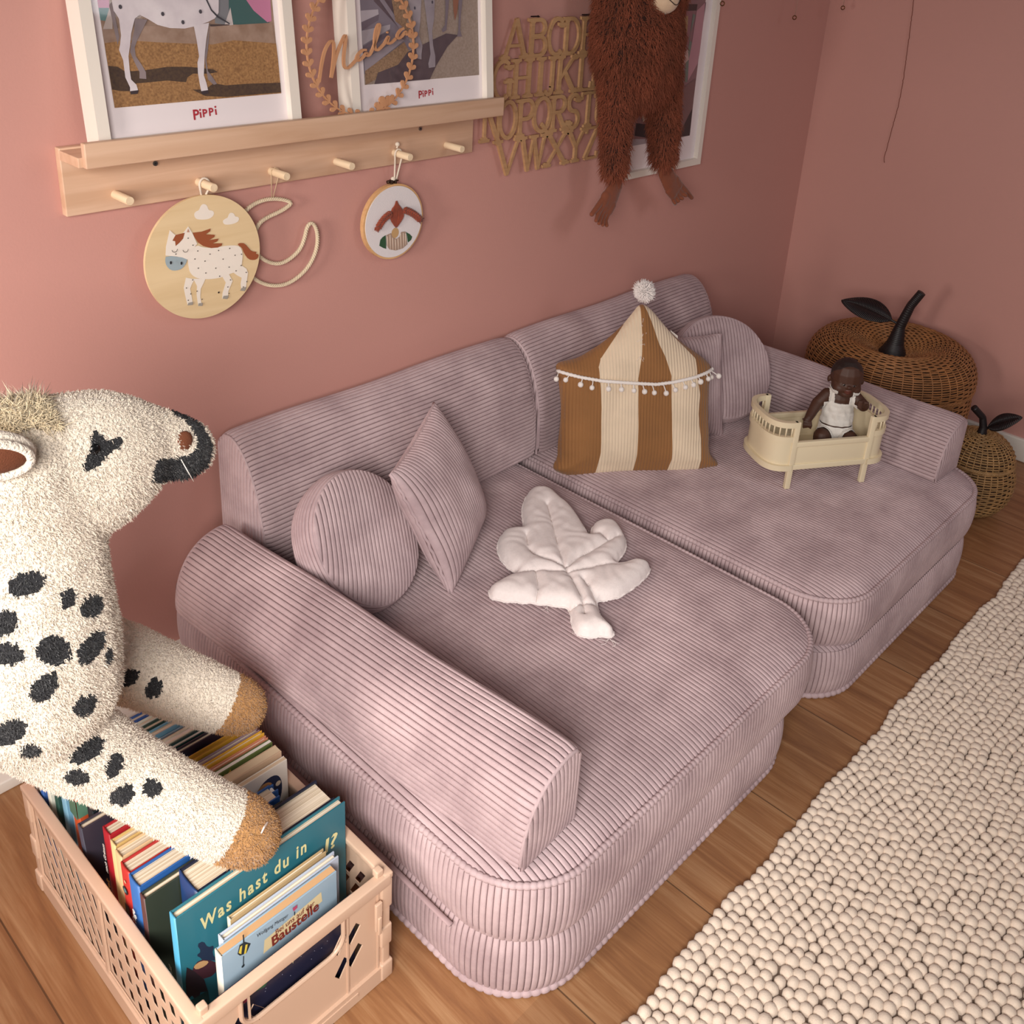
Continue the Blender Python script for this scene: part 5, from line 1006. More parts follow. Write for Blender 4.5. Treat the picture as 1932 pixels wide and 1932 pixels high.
art('cover_picture', (0, -.6057, 0), (1, 0, 0), (0, 0, 1), ('#1d2b45', smooth_poly([(.4004,.1854),(.4086,.1835),(.4127,.1686),(.421,.165),(.417,.1543),(.4238,.1372),(.4138,.1469),(.4083,.1437),(.4043,.1597),(.3986,.1695),(.405,.17)], 1)),
    [('#4a2530', smooth_poly([(.3923,.1543),(.4018,.1604),(.4151,.1457),(.4235,.1323),(.4179,.1185),(.4019,.1274),(.3909,.1367)], 1)), ('#c59a6b', smooth_poly([(.3938,.1571),(.4041,.1565),(.4132,.1467),(.4083,.1437),(.3969,.148)], 1)), ('#2a1c24', [(.3838,.1439),(.3865,.1625),(.3944,.1488),(.405,.1243),(.408,.1018),(.3993,.109),(.3945,.0979),(.3892,.1141),(.3826,.1121)]), ('#173c3d', [(.378,.1107),(.4081,.1035),(.4088,.0741),(.3757,.0821)])], B5)
text_mesh('spine_title', 'Was hast du in dem Wald?', (.3765, -.5975, .075), (0, 0, 1), (0, 1, 0), .0085, mat('ink_e8e4d0', '#e8e4d0', .5), B5, th=.003)
B6 = book('thick navy storybook with broad cream page block behind the big teal book', .414, .600, -.5895, .040, .238, '#141e33', '#1e3a6a', board=.003)
art('spine_panel', (.4095, 0, 0), (0, 0, 1), (0, 1, 0), ('#c9cdd6', ringarc((.205, -.5695), .0035, .0004, 0, 1.99*PI)), [('#c9cdd6', rect((.13, -.583), (.1306, -.556))), ('#c9cdd6', rect((.19, -.583), (.1906, -.556)))], B6)
text_mesh('spine_title', 'Abendwelt', (.4095, -.573, .135), (0, 0, 1), (0, 1, 0), .010, mat('ink_c9cdd6', '#c9cdd6', .5), B6, th=.0015)
B7 = book('dark olive-green hardcover with plain cover left of the thick navy storybook', .374, .560, -.5455, .011, .222, '#343b31', '#5a3a38')
B8 = book('bright blue story collection with cream pages behind the olive-green book', .376, .560, -.5310, .024, .226, '#2c5c9d', '#3568ab')
text_mesh('spine_title', 'f\u00fcr 365 Tage', (.3735, -.5235, .125), (0, 0, 1), (0, 1, 0), .0120, mat('ink_f0ede6', '#f0ede6', .5), B8, th=.0022, off=.0003)
B9 = book('red children\u2019s book with torn spine top beside the bright blue story collection', .378, .490, -.5035, .021, .222, '#a92c2c', '#b8332d')
art('spine_panel', (.3755, 0, 0), (0, 0, 1), (0, 1, 0), ('#262a30', circle((.188, -.493), .0058, 16)), [('#5f8f9a', circle((.188, -.493), .0030, 12)), ('#262a30', rect((.10, -.498), (.165, -.488))), ('#e0c9a0', circle((.205, -.4965), .0022, 10))], B9)
B10 = book('cream-spined picture book between the two red books', .381, .490, -.4790, .016, .222, '#d4b48a', '#d9b98a', hb=True)
B11 = book('pale yellow-spined picture book right behind the cream-spined one', .383, .490, -.4600, .013, .222, '#c9a86a', '#e0c890')
B12 = book('red fairy-tale book with yellow and white spine lettering', .384, .490, -.4445, .018, .226, '#a02028', '#a61f2b')
text_mesh('spine_title', 'M\u00e4rchenwelt', (.3815, -.4385, .085), (0, 0, 1), (0, 1, 0), .0125, mat('ink_d8b040', '#d8b040', .5), B12, th=.002, off=.0004)
text_mesh('spine_title', 'nach Grimm', (.3815, -.4380, .163), (0, 0, 1), (0, 1, 0), .0092, mat('ink_f0ede6', '#f0ede6', .5), B12, th=.002, off=.0003)
B13 = book('wide dark grey scuffed album leaning left against the crate side', .376, .560, -.3985, .012, .208, '#37323d', '#4a4a58', lean=-.03)
B14 = book('black-covered book with white pages behind the dark grey album', .392, .480, -.3800, .016, .205, '#20262b', pages=PAGEW)
B15 = book('orange book with a green band and tan pages, middle of the crate at the left', .384, .480, -.3570, .019, .210, '#c4552e', '#c4552e', pages=mat('tan_pages', '#b98f63', .8))
mb = MB(); mb.box((.3828, -.3573, .182), (.4805, -.3572, .2102)); mb.box((.3812, -.3573, .182), (.3818, -.3380, .2102)); mb.obj('cover_band', mat('band_green', '#5f8770', .5), B15, False)
B16 = book('slim pale blue book next to the orange one', .386, .560, -.3365, .009, .208, '#8ba5b8', '#a9bccb')
B17 = book('light turquoise picture book toward the back of the crate', .381, .566, -.3260, .014, .213, '#6f9fb8', '#7fb0c8')
B18 = book('dark green spine picture book near the back of the crate', .377, .566, -.3105, .011, .214, '#28463f', '#2e5248')
B19 = book('off-white spine picture book near the back of the crate', .373, .560, -.2980, .010, .214, '#d3d3c6', '#dcdacb')
B20 = book('royal blue spine picture book at the very back of the crate', .369, .556, -.2865, .011, .216, '#35599a', '#3c66ad')
# right-hand row, seen between the plush horse's legs
R1 = book('white board book with an owl, right-hand side of the crate', .496, .600, -.4880, .008, .226, '#d9cfc2', hb=False, pages=mat('board_pages2', '#cdb59a', .7))
art('cover_picture', (0, -.4882, 0), (1, 0, 0), (0, 0, 1), ('#1c2541', smooth_poly([(.545, .19), (.562, .213), (.583, .214), (.592, .195), (.588, .165), (.57, .15), (.55, .165)], 2)), [('#b88452', circle((.565, .197), .012, 18)), ('#1c2541', circle((.565, .197), .0055, 14)), ('#c9b9a0', circle((.585, .196), .004, 12))], R1)
R2 = book('small blue book with white pages lying low beside the owl board book', .500, .575, -.5045, .013, .205, '#2f5d9c', pages=PAGEW)
R3 = book('tan board book behind the owl board book', .494, .601, -.4745, .015, .229, '#c7a98c', hb=False, pages=mat('board_pages3', '#d3bb9c', .7))
R4 = book('board book with yellow flower on green and a red corner', .494, .600, -.4555, .008, .231, '#5f6b3a', hb=False, pages=PAGEW)
art('cover_picture', (0, -.4557, 0), (1, 0, 0), (0, 0, 1), ('#a32a25', [(.52, .195), (.56, .195), (.556, .212), (.525, .208)]), [('#3c4d22', [(.55, .222), (.598, .229), (.598, .2), (.575, .205)]), ('#d8b048', [tuple(A([.535, .218])+A([math.cos(k*PI/7), math.sin(k*PI/7)])*(.011 if k % 2 else .006)) for k in range(14)])], R4)
R5 = book('peach-edged thin picture book behind the flower board book', .494, .601, -.4440, .006, .230, '#d08a6a', '#d08a6a', pages=PAGEW)
R6 = book('bright yellow thin picture book toward the right rim of the crate', .494, .601, -.4355, .007, .232, '#d9a63a', '#dca93c')
R7 = book('patterned mauve and ochre picture book with pale spine edge', .494, .600, -.4265, .008, .231, '#9a8088', '#c9a680')
R8 = book('golden ochre picture book just behind the patterned mauve one', .494, .601, -.4165, .010, .234, '#b98a2c', '#b98a2c', pages=mat('gold_pages', '#b08432', .7))
R9 = book('deep aubergine picture book with small spots under the plush horse\u2019s far hoof', .486, .582, -.3790, .010, .218, '#2c2636')
R10 = book('dark teal picture book right behind the aubergine one', .486, .582, -.3660, .010, .217, '#153c3c', pages=PAGEW)
R11 = book('cream-covered picture book behind the dark teal one, right-hand row', .486, .582, -.3530, .012, .216, '#d3cbb6', pages=PAGEW)
# filler on the left, behind the back row
art('cover_picture', (0, -.3792, 0), (1, 0, 0), (0, 0, 1), ('#7a5a50', circle((.565, .19), .003, 10)), [('#7a5a50', circle((.535, .183), .0025, 10))], R9)

# ---------------------------------------------------------------- soft toys: one continuous body each
def organic(balls, voxel, smooth=6, fac=.6):
    """balls: (centre, radii(3) or r, rotation or None) -> one closed skin"""
    mb = MB()
    for c, r, M in balls: mb.ball(c, r, 14, M=M)
    me = bpy.data.meshes.new('t'); me.from_pydata(np.concatenate(mb.V).tolist(), [], mb.F); o = bpy.data.objects.new('t', me); COL.objects.link(o)
    m = o.modifiers.new('r', 'REMESH'); m.mode = 'VOXEL'; m.voxel_size = voxel; m2 = o.modifiers.new('s', 'SMOOTH'); m2.iterations = smooth; m2.factor = fac
    bpy.context.view_layer.update(); e = bpy.data.meshes.new_from_object(o.evaluated_get(bpy.context.evaluated_depsgraph_get()))
    V = A([tuple(v.co) for v in e.vertices]); F = [tuple(p.vertices) for p in e.polygons]
    COL.objects.unlink(o); bpy.data.objects.remove(o); bpy.data.meshes.remove(me); bpy.data.meshes.remove(e)
    return V, F
def chain(pts, rad, yr=1., step=.35, M=None):
    """interpolated ellipsoids along a path; yr scales the y radius"""
    P = A(pts, float); R = A(rad, float); out = []
    yr = np.broadcast_to(yr, (len(P),))
    for i in range(len(P)-1):
        L = np.linalg.norm(P[i+1]-P[i]); n = max(2, int(L/(min(R[i], R[i+1])*step)))
        for k in range(n+1):
            f = k/n; s = f*f*(3-2*f)*.4+f*.6; r = R[i]*(1-s)+R[i+1]*s; y = yr[i]*(1-s)+yr[i+1]*s; out.append((P[i]*(1-f)+P[i+1]*f, (r, r*y, r), M))
    return out
def face_geo(V, F):
    C = A([V[list(f)].mean(0) for f in F]); N = []
    for f in F:
        a, b_, c = V[f[0]], V[f[1]], V[f[2]]; N.append(np.cross(b_-a, c-a)) if len(f) == 3 else N.append(np.cross(V[f[2]]-V[f[0]], V[f[3]]-V[f[1]]))
    N = A(N); ar = np.linalg.norm(N, axis=1)/2; return C, N/(2*ar[:, None]+1e-12), ar
def tufts(mb, C, N, ar, fm, n, L, w, lie, jit=.35, sides=3, curl=0., mis=None):
    """short curved fibres rooted on the skin; lie = direction they are combed"""
    p = ar/ar.sum(); idx = rng.choice(len(C), n, p=p); s = np.sqrt(ar[idx])
    T1 = np.cross(N[idx], A([.3, .5, .8])); T1 /= np.linalg.norm(T1, axis=1)[:, None]+1e-9; T2 = np.cross(N[idx], T1)
    root = C[idx]+T1*(rng.uniform(-.6, .6, n)*s)[:, None]+T2*(rng.uniform(-.6, .6, n)*s)[:, None]
    lie = np.broadcast_to(A(lie, float), (n, 3)); d0 = N[idx]+rng.normal(size=(n, 3))*jit; d0 /= np.linalg.norm(d0, axis=1)[:, None]
    l = L*rng.uniform(.7, 1.25, n)[:, None]; mid = root+d0*l*.5+lie*l*.15; tip = mid+d0*l*.25+lie*l*.5+rng.normal(size=(n, 3))*l*curl
    u = np.cross(d0, rng.normal(size=(n, 3))); u /= np.linalg.norm(u, axis=1)[:, None]+1e-9; v = np.cross(d0, u)
    V = []
    for k in range(sides):
        a = 2*PI*k/sides; V.append(root-N[idx]*.0005+(u*math.cos(a)+v*math.sin(a))*w)
    for k in range(sides):
        a = 2*PI*k/sides; V.append(mid+(u*math.cos(a)+v*math.sin(a))*w*.8)
    V.append(tip); V = np.stack(V, 1).reshape(-1, 3); m = 2*sides+1; F = []; off = len(mb.V) and mb.n or 0
    base = (np.arange(n)*m)
    fs = []
    for k in range(sides):
        k2 = (k+1) % sides; fs.append(np.stack([base+k, base+k2, base+sides+k2, base+sides+k], 1))
    quads = np.concatenate(fs); tr = np.concatenate([np.stack([base+sides+k, base+sides+(k+1) % sides, base+2*sides], 1) for k in range(sides)])
    mm = fm(root) if callable(fm) else (fm[idx] if fm is not None else np.zeros(n, int))
    mb.V.append(V); mb.F += [tuple(r) for r in (quads+mb.n).tolist()]+[tuple(r) for r in (tr+mb.n).tolist()]; mb.M += list(np.tile(mm, sides))+list(np.tile(mm, sides)); mb.n += len(V)

# --- plush horse
def horse():
    t = thing('plush_horse', 'large cream plush horse with black spots reaching its forelegs over the book crate', 'soft toy', (.22, -.47, 0))
    Y0 = -.47
    def pair(a, b_):  # centre and radius from a top/bottom pair on the middle plane
        a = A(a); b_ = A(b_); c = (a+b_)/2; return (c[0], Y0, c[1]), float(np.hypot(*(a-b_))/2)
    prof = [((.3427,.8111), (.3285,.7061)), ((.3648,.8083), (.3495,.6885)), ((.3887,.8047), (.3766,.66)), ((.4108,.8), (.3956,.6498)), ((.4331,.7891), (.4168,.6599)), ((.4561,.7756), (.4371,.6783)),
            ((.4774,.7623), (.4615,.6823)), ((.4937,.7503), (.4818,.6795)), ((.5065,.7394), (.4976,.6733)), ((.5151,.7253), (.5075,.674))]
    cs = [pair(a, b_) for a, b_ in prof]; P = [c for c, r in cs]; R = [r for c, r in cs]
    balls = chain(P, R, [.62, .64, .66, .66, .62, .60, .62, .66, .70, .72])
    # brow and cheek
    nk = [(q_[0], Y0, q_[1]) for q_ in [(.332,.7387),(.3414,.6714),(.334,.6142),(.3292,.5533),(.3262,.5055),(.3102,.5018)]]
    balls += chain(nk, [.070, .068, .076, .083, .083, .074], [.80, .85, .90, .92, .92, .90])
    # body behind the frame edge, haunches, hind legs on the floor
    balls += chain([(.27, -.46, .53), (.10, -.45, .55), (-.10, -.44, .55)], [.090, .125, .135], .66)
    balls += chain([(-.14, -.38, .42), (-.16, -.37, .20), (-.13, -.37, .045)], [.08, .052, .045]); balls += chain([(-.14, -.52, .42), (-.16, -.53, .20), (-.13, -.53, .045)], [.08, .052, .045])
    # near foreleg and far foreleg
    near = [(.3153,-.4667,.4707), (.3429,-.4838,.4267), (.3814,-.5064,.3803), (.4159,-.5435,.3422), (.4469,-.5736,.3093), (.468,-.5911,.2922), (.4767,-.5978,.2837)]
    far = [(.4241,-.3242,.4003), (.4643,-.3519,.3745), (.5039,-.3696,.3378), (.539,-.3939,.3086), (.5645,-.4125,.2897), (.5765,-.4198,.281)]
    balls += chain(near, [.056, .049, .0425, .0405, .0400, .0385, .035]); balls += chain(far, [.050, .047, .044, .0415, .038, .034])
    V, F = organic(balls, .0042, 8, .6); C, N, ar = face_geo(V, F)
    def near_idx(p): return C[np.argmin(((C-A(p))**2).sum(1))]
    eye = A([.0559, -1.3354, 1.2301])
    def front(p):  # outermost skin point on the near side around p
        d = A(p)-eye; d /= np.linalg.norm(d); v = C-eye; s = v@d; q = np.linalg.norm(v-s[:, None]*d, axis=1); k = q < .006
        return C[k][np.argmin(s[k])] if k.any() else near_idx(p)
    spots = [((.3672,-.3444,.5269), .013), ((.3995,-.3863,.5163), .008), ((.4183,-.4091,.5124), .0125), ((.3388,-.34,.4836), .011), ((.3789,-.3943,.4667), .0145), ((.408,-.4227,.4721), .0145), ((.4183,-.4393,.4635), .007), ((.3314,-.3501,.4541), .013), ((.3598,-.3987,.4257), .0125), ((.385,-.4364,.4092), .0115), ((.3113,-.3769,.3751), .014), ((.3274,-.4057,.3568), .0095),
             ((.3766,-.4532,.367), .0140), ((.3917,-.4797,.3507), .0100), ((.3522,-.4466,.3345), .010), ((.3822,-.4886,.3195), .0115), ((.4121,-.515,.3297), .0095), ((.4714,-.3387,.3305), .0105), ((.4911,-.3666,.32), .0110), ((.3202,-.2422,.3491), .014), ((.3225,-.2092,.4068), .013), ((.36,-.213,.4671), .011)]
    SP = [(front(p), r*.92, k*1.3) for k, (p, r) in enumerate(spots)]
    for k in range(26):  # spots over the part of the body beyond the picture edge
        q = C[rng.integers(len(C))]
        if q[0] < .16: SP.append((q, rng.uniform(.009, .015), k))
    lip = [(.4927,.7641),(.5049,.7559),(.5203,.7356),(.5295,.7075),(.5229,.6846),(.511,.6732),(.4859,.6787),(.468,.6895),(.4487,.7032),(.45,.7172),(.4586,.726),(.4743,.7165),(.4944,.7116),(.5055,.7149),(.5084,.7225),(.5069,.7341),(.5005,.7448),(.4918,.7525)]
    lash = smooth_poly([(.3915,.7659),(.3957,.7776),(.4017,.7767),(.4066,.7661),(.4115,.7638),(.418,.7665),(.4217,.7619),(.419,.756),(.4106,.7551),(.4054,.7542),(.3998,.75),(.3924,.7472),(.3831,.7445),(.3798,.7503),(.3867,.7588),(.3912,.7638)], 1)
    HV = []
    for leg, dd in ((near, -.026), (far, -.020)):
        hf = A(leg[-1]); hd = hf-A(leg[-3]); hd /= np.linalg.norm(hd); HV.append((hf, hd, dd))
    def classify(C):
        fm = np.zeros(len(C), int)
        for q, r, k in SP:
            d = C-q; m_ = np.abs(d).max(1) < r*1.6; a = A([math.cos(k), 0, math.sin(k)]); e = d[m_]; e = e-a[None]*(e@a)[:, None]*.28
            w = np.linalg.norm(e, axis=1)+.0012*np.sin(e[:, 0]*900+k)*np.sin(e[:, 2]*800); fm[np.where(m_)[0][w < r]] = 1
        XZ = C[:, [0, 2]]; fm[inpoly_v(XZ, lip)] = 1; fm[inpoly_v(XZ, lash) & (C[:, 1] < Y0-.005)] = 1
        for hf, hd, dd in HV: fm[((C-hf)@hd > dd) & (np.linalg.norm(C-hf, axis=1) < .07)] = 2
        fm[(C[:, 2] < .07) & (C[:, 0] < .1)] = 2
        return fm
    fm = classify(C)
    CR = mat('cream_fleece', '#e9dccb', .95, sheen=.5, bump=(330, 1., .004)); BK = mat('black_fleece', '#1c1c20', .95, sheen=.3, bump=(330, 1., .003)); TN_ = mat('tan_fleece', '#b08250', .95, sheen=.4, bump=(330, 1., .003))
    vis = C[:, 0] > .12
    mb = MB(); tufts(mb, C[vis], N[vis], ar[vis], classify, 105000, .0042, .00052, (0.1, 0, -.5), jit=.55, sides=3, curl=.15)
    fur = mb
    body = mesh_obj('body', V, F, [CR, BK, TN_], t, True, fm)
    fur.obj('fleece_pile', [CR, BK, TN_], body, False)
    # eye, nostril, ear, mane, whisker, seam tag
    GB = mat('black_glass_eye', '#0b0b0d', .22)
    p = front((.4461,-.4042,.6999)); mb = MB(); mb.ball(p+A([0, .001, 0]), (.0062, .0030, .0062), 14); mb.obj('eye', GB, t)
    p = front((.5113,-.4692,.71)); mb = MB(); mb.ball(p+A([0, .0015, 0]), (.0098, .0050, .0115), 14); mb.obj('nostril', mat('brown_felt', '#6b3a22', .9, bump=(700, .8, .001)), t)
    for sgn in (-1, 1):
        q_ = (.3113,.798); c = A([q_[0], -.525, q_[1]]) if sgn < 0 else A([q_[0]-.01, 2*Y0+.525, q_[1]+.004])
        Rr = frame_from(sgn*.15, .25, .35); mb = MB(); mb.ball(c+A([-.012, 0, 0]), (.040, .0130, .0235), 20, M=Rr); o = mb.obj('ear', CR, t)
        mb = MB(); mb.ball(c+A([-.014, sgn*.0085, .0]), (.0315, .0075, .0165), 20, M=Rr); mb.obj('ear_lining', MATS['brown_felt'], o)
        mb = MB(); a_ = np.linspace(0, 2*PI, 40, endpoint=False); mb.tube([c+A([-.013, 0, 0])+Rr@A([math.cos(x)*.0335, sgn*.0095, math.sin(x)*.0185]) for x in a_], .0042, 8, closed=True); mb.obj('ear_rim', CR, o)
    mb = MB(); C2, N2, a2 = C, N, ar
    k = (C[:, 0] < .372) & (C[:, 0] > .20) & (np.abs(C[:, 1]-Y0) < .028) & (C[:, 2] > .765) & (N[:, 2] > .2)
    MN = mat('tan_mane_wool', '#e2cfae', .95, sheen=.4)
    if k.any(): tufts(mb, C[k], N[k], ar[k], None, 12000, .0062, .0008, (.1, -.3, -.3), jit=1.2, sides=3, curl=1.0)
    mb.obj('mane', MN, t)
    p = front((.5009,-.4698,.6905)); mb = MB(); mb.tube([p, p+A([.003, -.006, -.012]), p+A([.008, -.008, -.026])], [.0007, .0006, .0003], 5); mb.obj('whisker', mat('white_thread', '#efe8e0', .8), t)
    p = front((.4701,-.6484,.3462)); mb = MB(); mb.rbox((-.006, -.0008, -.004), (.006, .0008, .004), .0005, M=(frame_from(.5, .3, .4), p+A([0, -.003, .001]))); mb.obj('sewn_label', MATS['satin_label'], t)
horse()

# --- plush ape
def ape():
    t = thing('plush_ape', 'shaggy rust-brown plush ape hanging against the wall in front of the framed picture', 'soft toy', (1.76, -.085, .9))
    def q(a, b_):
        a, b_ = A(a), A(b_); c = (a+b_)/2; return (c[0], -.088, c[1]), float(abs(a[0]-b_[0])/2)
    tor = [q((1.632,1.1649), (1.7587,1.1662)), q((1.6242,1.1083), (1.7909,1.1066)), q((1.6256,1.065), (1.829,1.0597)), q((1.6321,1.0305), (1.8513,1.0221)), q((1.6605,.9933), (1.8474,.9837)), q((1.6604,.9484), (1.8646,.9346))]
    balls = chain([c for c, r in tor[:-1]], [r for c, r in tor[:-1]], .68)
    ll = [q((1.654,.9693), (1.7373,.9643)), q((1.6597,.907), (1.7227,.9018)), q((1.669,.8426), (1.7223,.837)), q((1.6782,.7783), (1.7252,.7723))]
    rl = [q((1.7863,.972), (1.8697,.9673)), q((1.8168,.9051), (1.8831,.8999)), q((1.836,.842), (1.8957,.8361)), q((1.8485,.7846), (1.9011,.7784))]
    for L in (ll, rl): balls += chain([c for c, r in L], [r for c, r in L], .95)
    hd = A([1.765, -.095, 1.165])
    balls += [(hd, (.085, .068, .085), None)]
    for sx in (-1, 1): balls += chain([(1.75+sx*.07, -.085, 1.08), (1.75+sx*.12, -.07, 1.22), (1.75+sx*.10, -.06, 1.36)], [.036, .030, .028])
    V, F = organic(balls, .006, 8, .6); C, N, ar = face_geo(V, F)
    FUR = mat('rust_brown_fur', '#7c3e28', .85, sheen=.35, sheen_tint='#c98a6a', noise=(25, .22)); SK = mat('brown_backing', '#3a1c14', .95)
    body = mesh_obj('body', V, F, SK, t)
    mz = A([(1.7268,1.114)[0], -.145, (1.7268,1.114)[1]+.02]); mb = MB(); k = (C[:, 2] < 1.2) & ((np.linalg.norm((C-mz)*A([1, .8, 1]), axis=1) > .040))
    tufts(mb, C[k], N[k], ar[k], None, 24000, .0185, .0010, (0, -.05, -.95), jit=.38, sides=3, curl=.12)
    mb.obj('shaggy_fur', FUR, body, False)
    FE = mat('brown_suede', '#7d4128', .85, sheen=.3, bump=(800, .4, .0006))
    # feet: sole plus five toes each
    def foot(name, heel, toe, wdt, side, toes):
        heel, toe = A(heel), A(toe); d = toe-heel; L = np.linalg.norm(d); d /= L; n = A([-d[2], 0, d[0]]); bl = []
        bl += chain([heel, heel+d*L*.35, heel+d*L*.60], [wdt*.42, wdt*.52, wdt*.40], .42)
        bl += chain([heel+d*L*.45+n*side*wdt*.28, heel+d*L*.62+n*side*wdt*.30], [wdt*.28, wdt*.26], .7)
        bl += chain([heel+d*L*.45-n*side*wdt*.28, heel+d*L*.62-n*side*wdt*.26], [wdt*.28, wdt*.26], .7)
        for i, (o, l, r) in enumerate(toes):
            a = heel+d*L*.55+n*side*wdt*o*.9; b_ = heel+d*L*(.80+l*.10)+n*side*wdt*o*1.15; c = heel+d*L*(l*1.12)+n*side*wdt*o*1.35+A([0, -.006*(i > 0), 0])
            bl += chain([a, b_, c], [r*1.1, r*1.05, r*.9], .95)
        V, F = organic(bl, .0016, 2, .4); mesh_obj(name, V, F, FE, t)
    foot('foot', (*[(1.7092,.7362)[0]], -.090, (1.7092,.7362)[1]), ((1.6538,.6788)[0], -.098, (1.6538,.6788)[1]), .050, 1, [(-.44, 1.0, .0062), (-.22, 1.04, .0055), (-.02, 1.02, .0053), (.18, .96, .0052), (.38, .88, .0050)])
    foot('foot', ((1.8817,.7441)[0], -.090, (1.8817,.7441)[1]), ((1.951,.6725)[0], -.098, (1.951,.6725)[1]), .046, 1, [(.44, 1.12, .0060), (.20, .86, .0053), (.0, .82, .0052), (-.2, .76, .0050), (-.38, .70, .0048)])
    # muzzle with a stitched smile
    mc = A([(1.7268,1.114)[0], -.145, (1.7268,1.114)[1]]); MZ = mat('cream_plush_face', '#cfb295', .9, sheen=.3, bump=(600, .4, .0008))
    Vv, Ff = organic([(mc, (.036, .034, .030), None), (mc+A([0, -.004, .03]), (.040, .030, .032), None), (mc+A([.0, -.0, .07]), (.05, .03, .05), None)], .003, 4); face = mesh_obj('muzzle', Vv, Ff, MZ, t)
    mb = MB(); sm = []
    for a in np.linspace(-1, 1, 18):
        p = mc+A([.022*a+.004, -.030, -.004+.010*a*a-.004]); k = np.argmin(((Vv-p)**2).sum(1)); sm.append(Vv[k]*.5+(A([p[0], Vv[k][1], p[2]]))*.5+A([0, -.0008, 0]))
    sm = A(sm)
    for _ in range(3): sm[1:-1] = (sm[:-2]+2*sm[1:-1]+sm[2:])/4
    mb.tube(sm, .0009, 5); mb.obj('stitched_mouth', mat('dark_thread', '#2b1a16', .8), face)
    for sx in (-1, 1): mb = MB(); mb.ball(mc+A([sx*.018, -.022, .085]), .006, 10); mb.obj('eye', MATS['black_glass_eye'], t)
ape()

# ---------------------------------------------------------------- felt ball rug
def rug():
    FB = mat('felt_wool', '#dccab9', .95, sheen=.3, noise=(90, .08), bump=(700, .7, .0008))
    p = .0166; r = .0095; rows = []; y = -.932; k = 0
    while y > -1.75:
        n = int((2.60-.62)/p); x = .62+(p/2 if k % 2 else 0)+p*np.arange(n)
        rows.append(np.c_[x, np.full(n, y)]); y -= p*.88; k += 1
    P = np.concatenate(rows)+rng.normal(size=(sum(len(q) for q in rows), 2))*.0011
    P[:, 1] += .003*np.sin(P[:, 0]*21)+.002*np.sin(P[:, 0]*47+P[:, 1]*9)
    P[:, 1] = np.where(P[:, 1] > -.928, -.928-rng.random(len(P))*.003, P[:, 1])
    N = len(P); R = r*rng.uniform(.88, 1.06, N); seg, rg = 8, 4; B = [(0, 0, 1.)]
    for i in range(1, rg+1):
        t = PI*.62*i/rg; B += [(math.sin(t)*math.cos(2*PI*j/seg), math.sin(t)*math.sin(2*PI*j/seg), math.cos(t)) for j in range(seg)]
    B = A(B); F0 = [(0, 1+j, 1+(j+1) % seg) for j in range(seg)]
    for i in range(rg-1): F0 += [(1+i*seg+j, 1+(i+1)*seg+j, 1+(i+1)*seg+(j+1) % seg, 1+i*seg+(j+1) % seg) for j in range(seg)]
    sc = np.stack([R*rng.uniform(.92, 1.12, N), R*rng.uniform(.9, 1.1, N), R*.95], 1)
    V = B[None]*sc[:, None, :]; V[..., 0] += P[:, :1]; V[..., 1] += P[:, 1:]; V[..., 2] += .0065+rng.normal(size=(N, 1))*.0005
    m = len(B); off = np.arange(N)[:, None]*m; T3 = A(F0[:seg]); Q = A(F0[seg:])
    F = (T3[None]+off[..., None]).reshape(-1, 3).tolist()+(Q[None]+off[..., None]).reshape(-1, 4).tolist()
    t = thing('felt_ball_rug', 'cream felt-ball rug lying on the oak floor along the front of the sofa', 'rug', (1.6, -1.3, 0))
    mesh_obj('felt_balls', V.reshape(-1, 3), F, FB, t)
    mb = MB(); mb.box((.618, -1.755, .0012), (2.605, -.931, .0040)); mb.obj('backing', mat('rug_backing', '#7d6c60', .95), t, False)
rug()

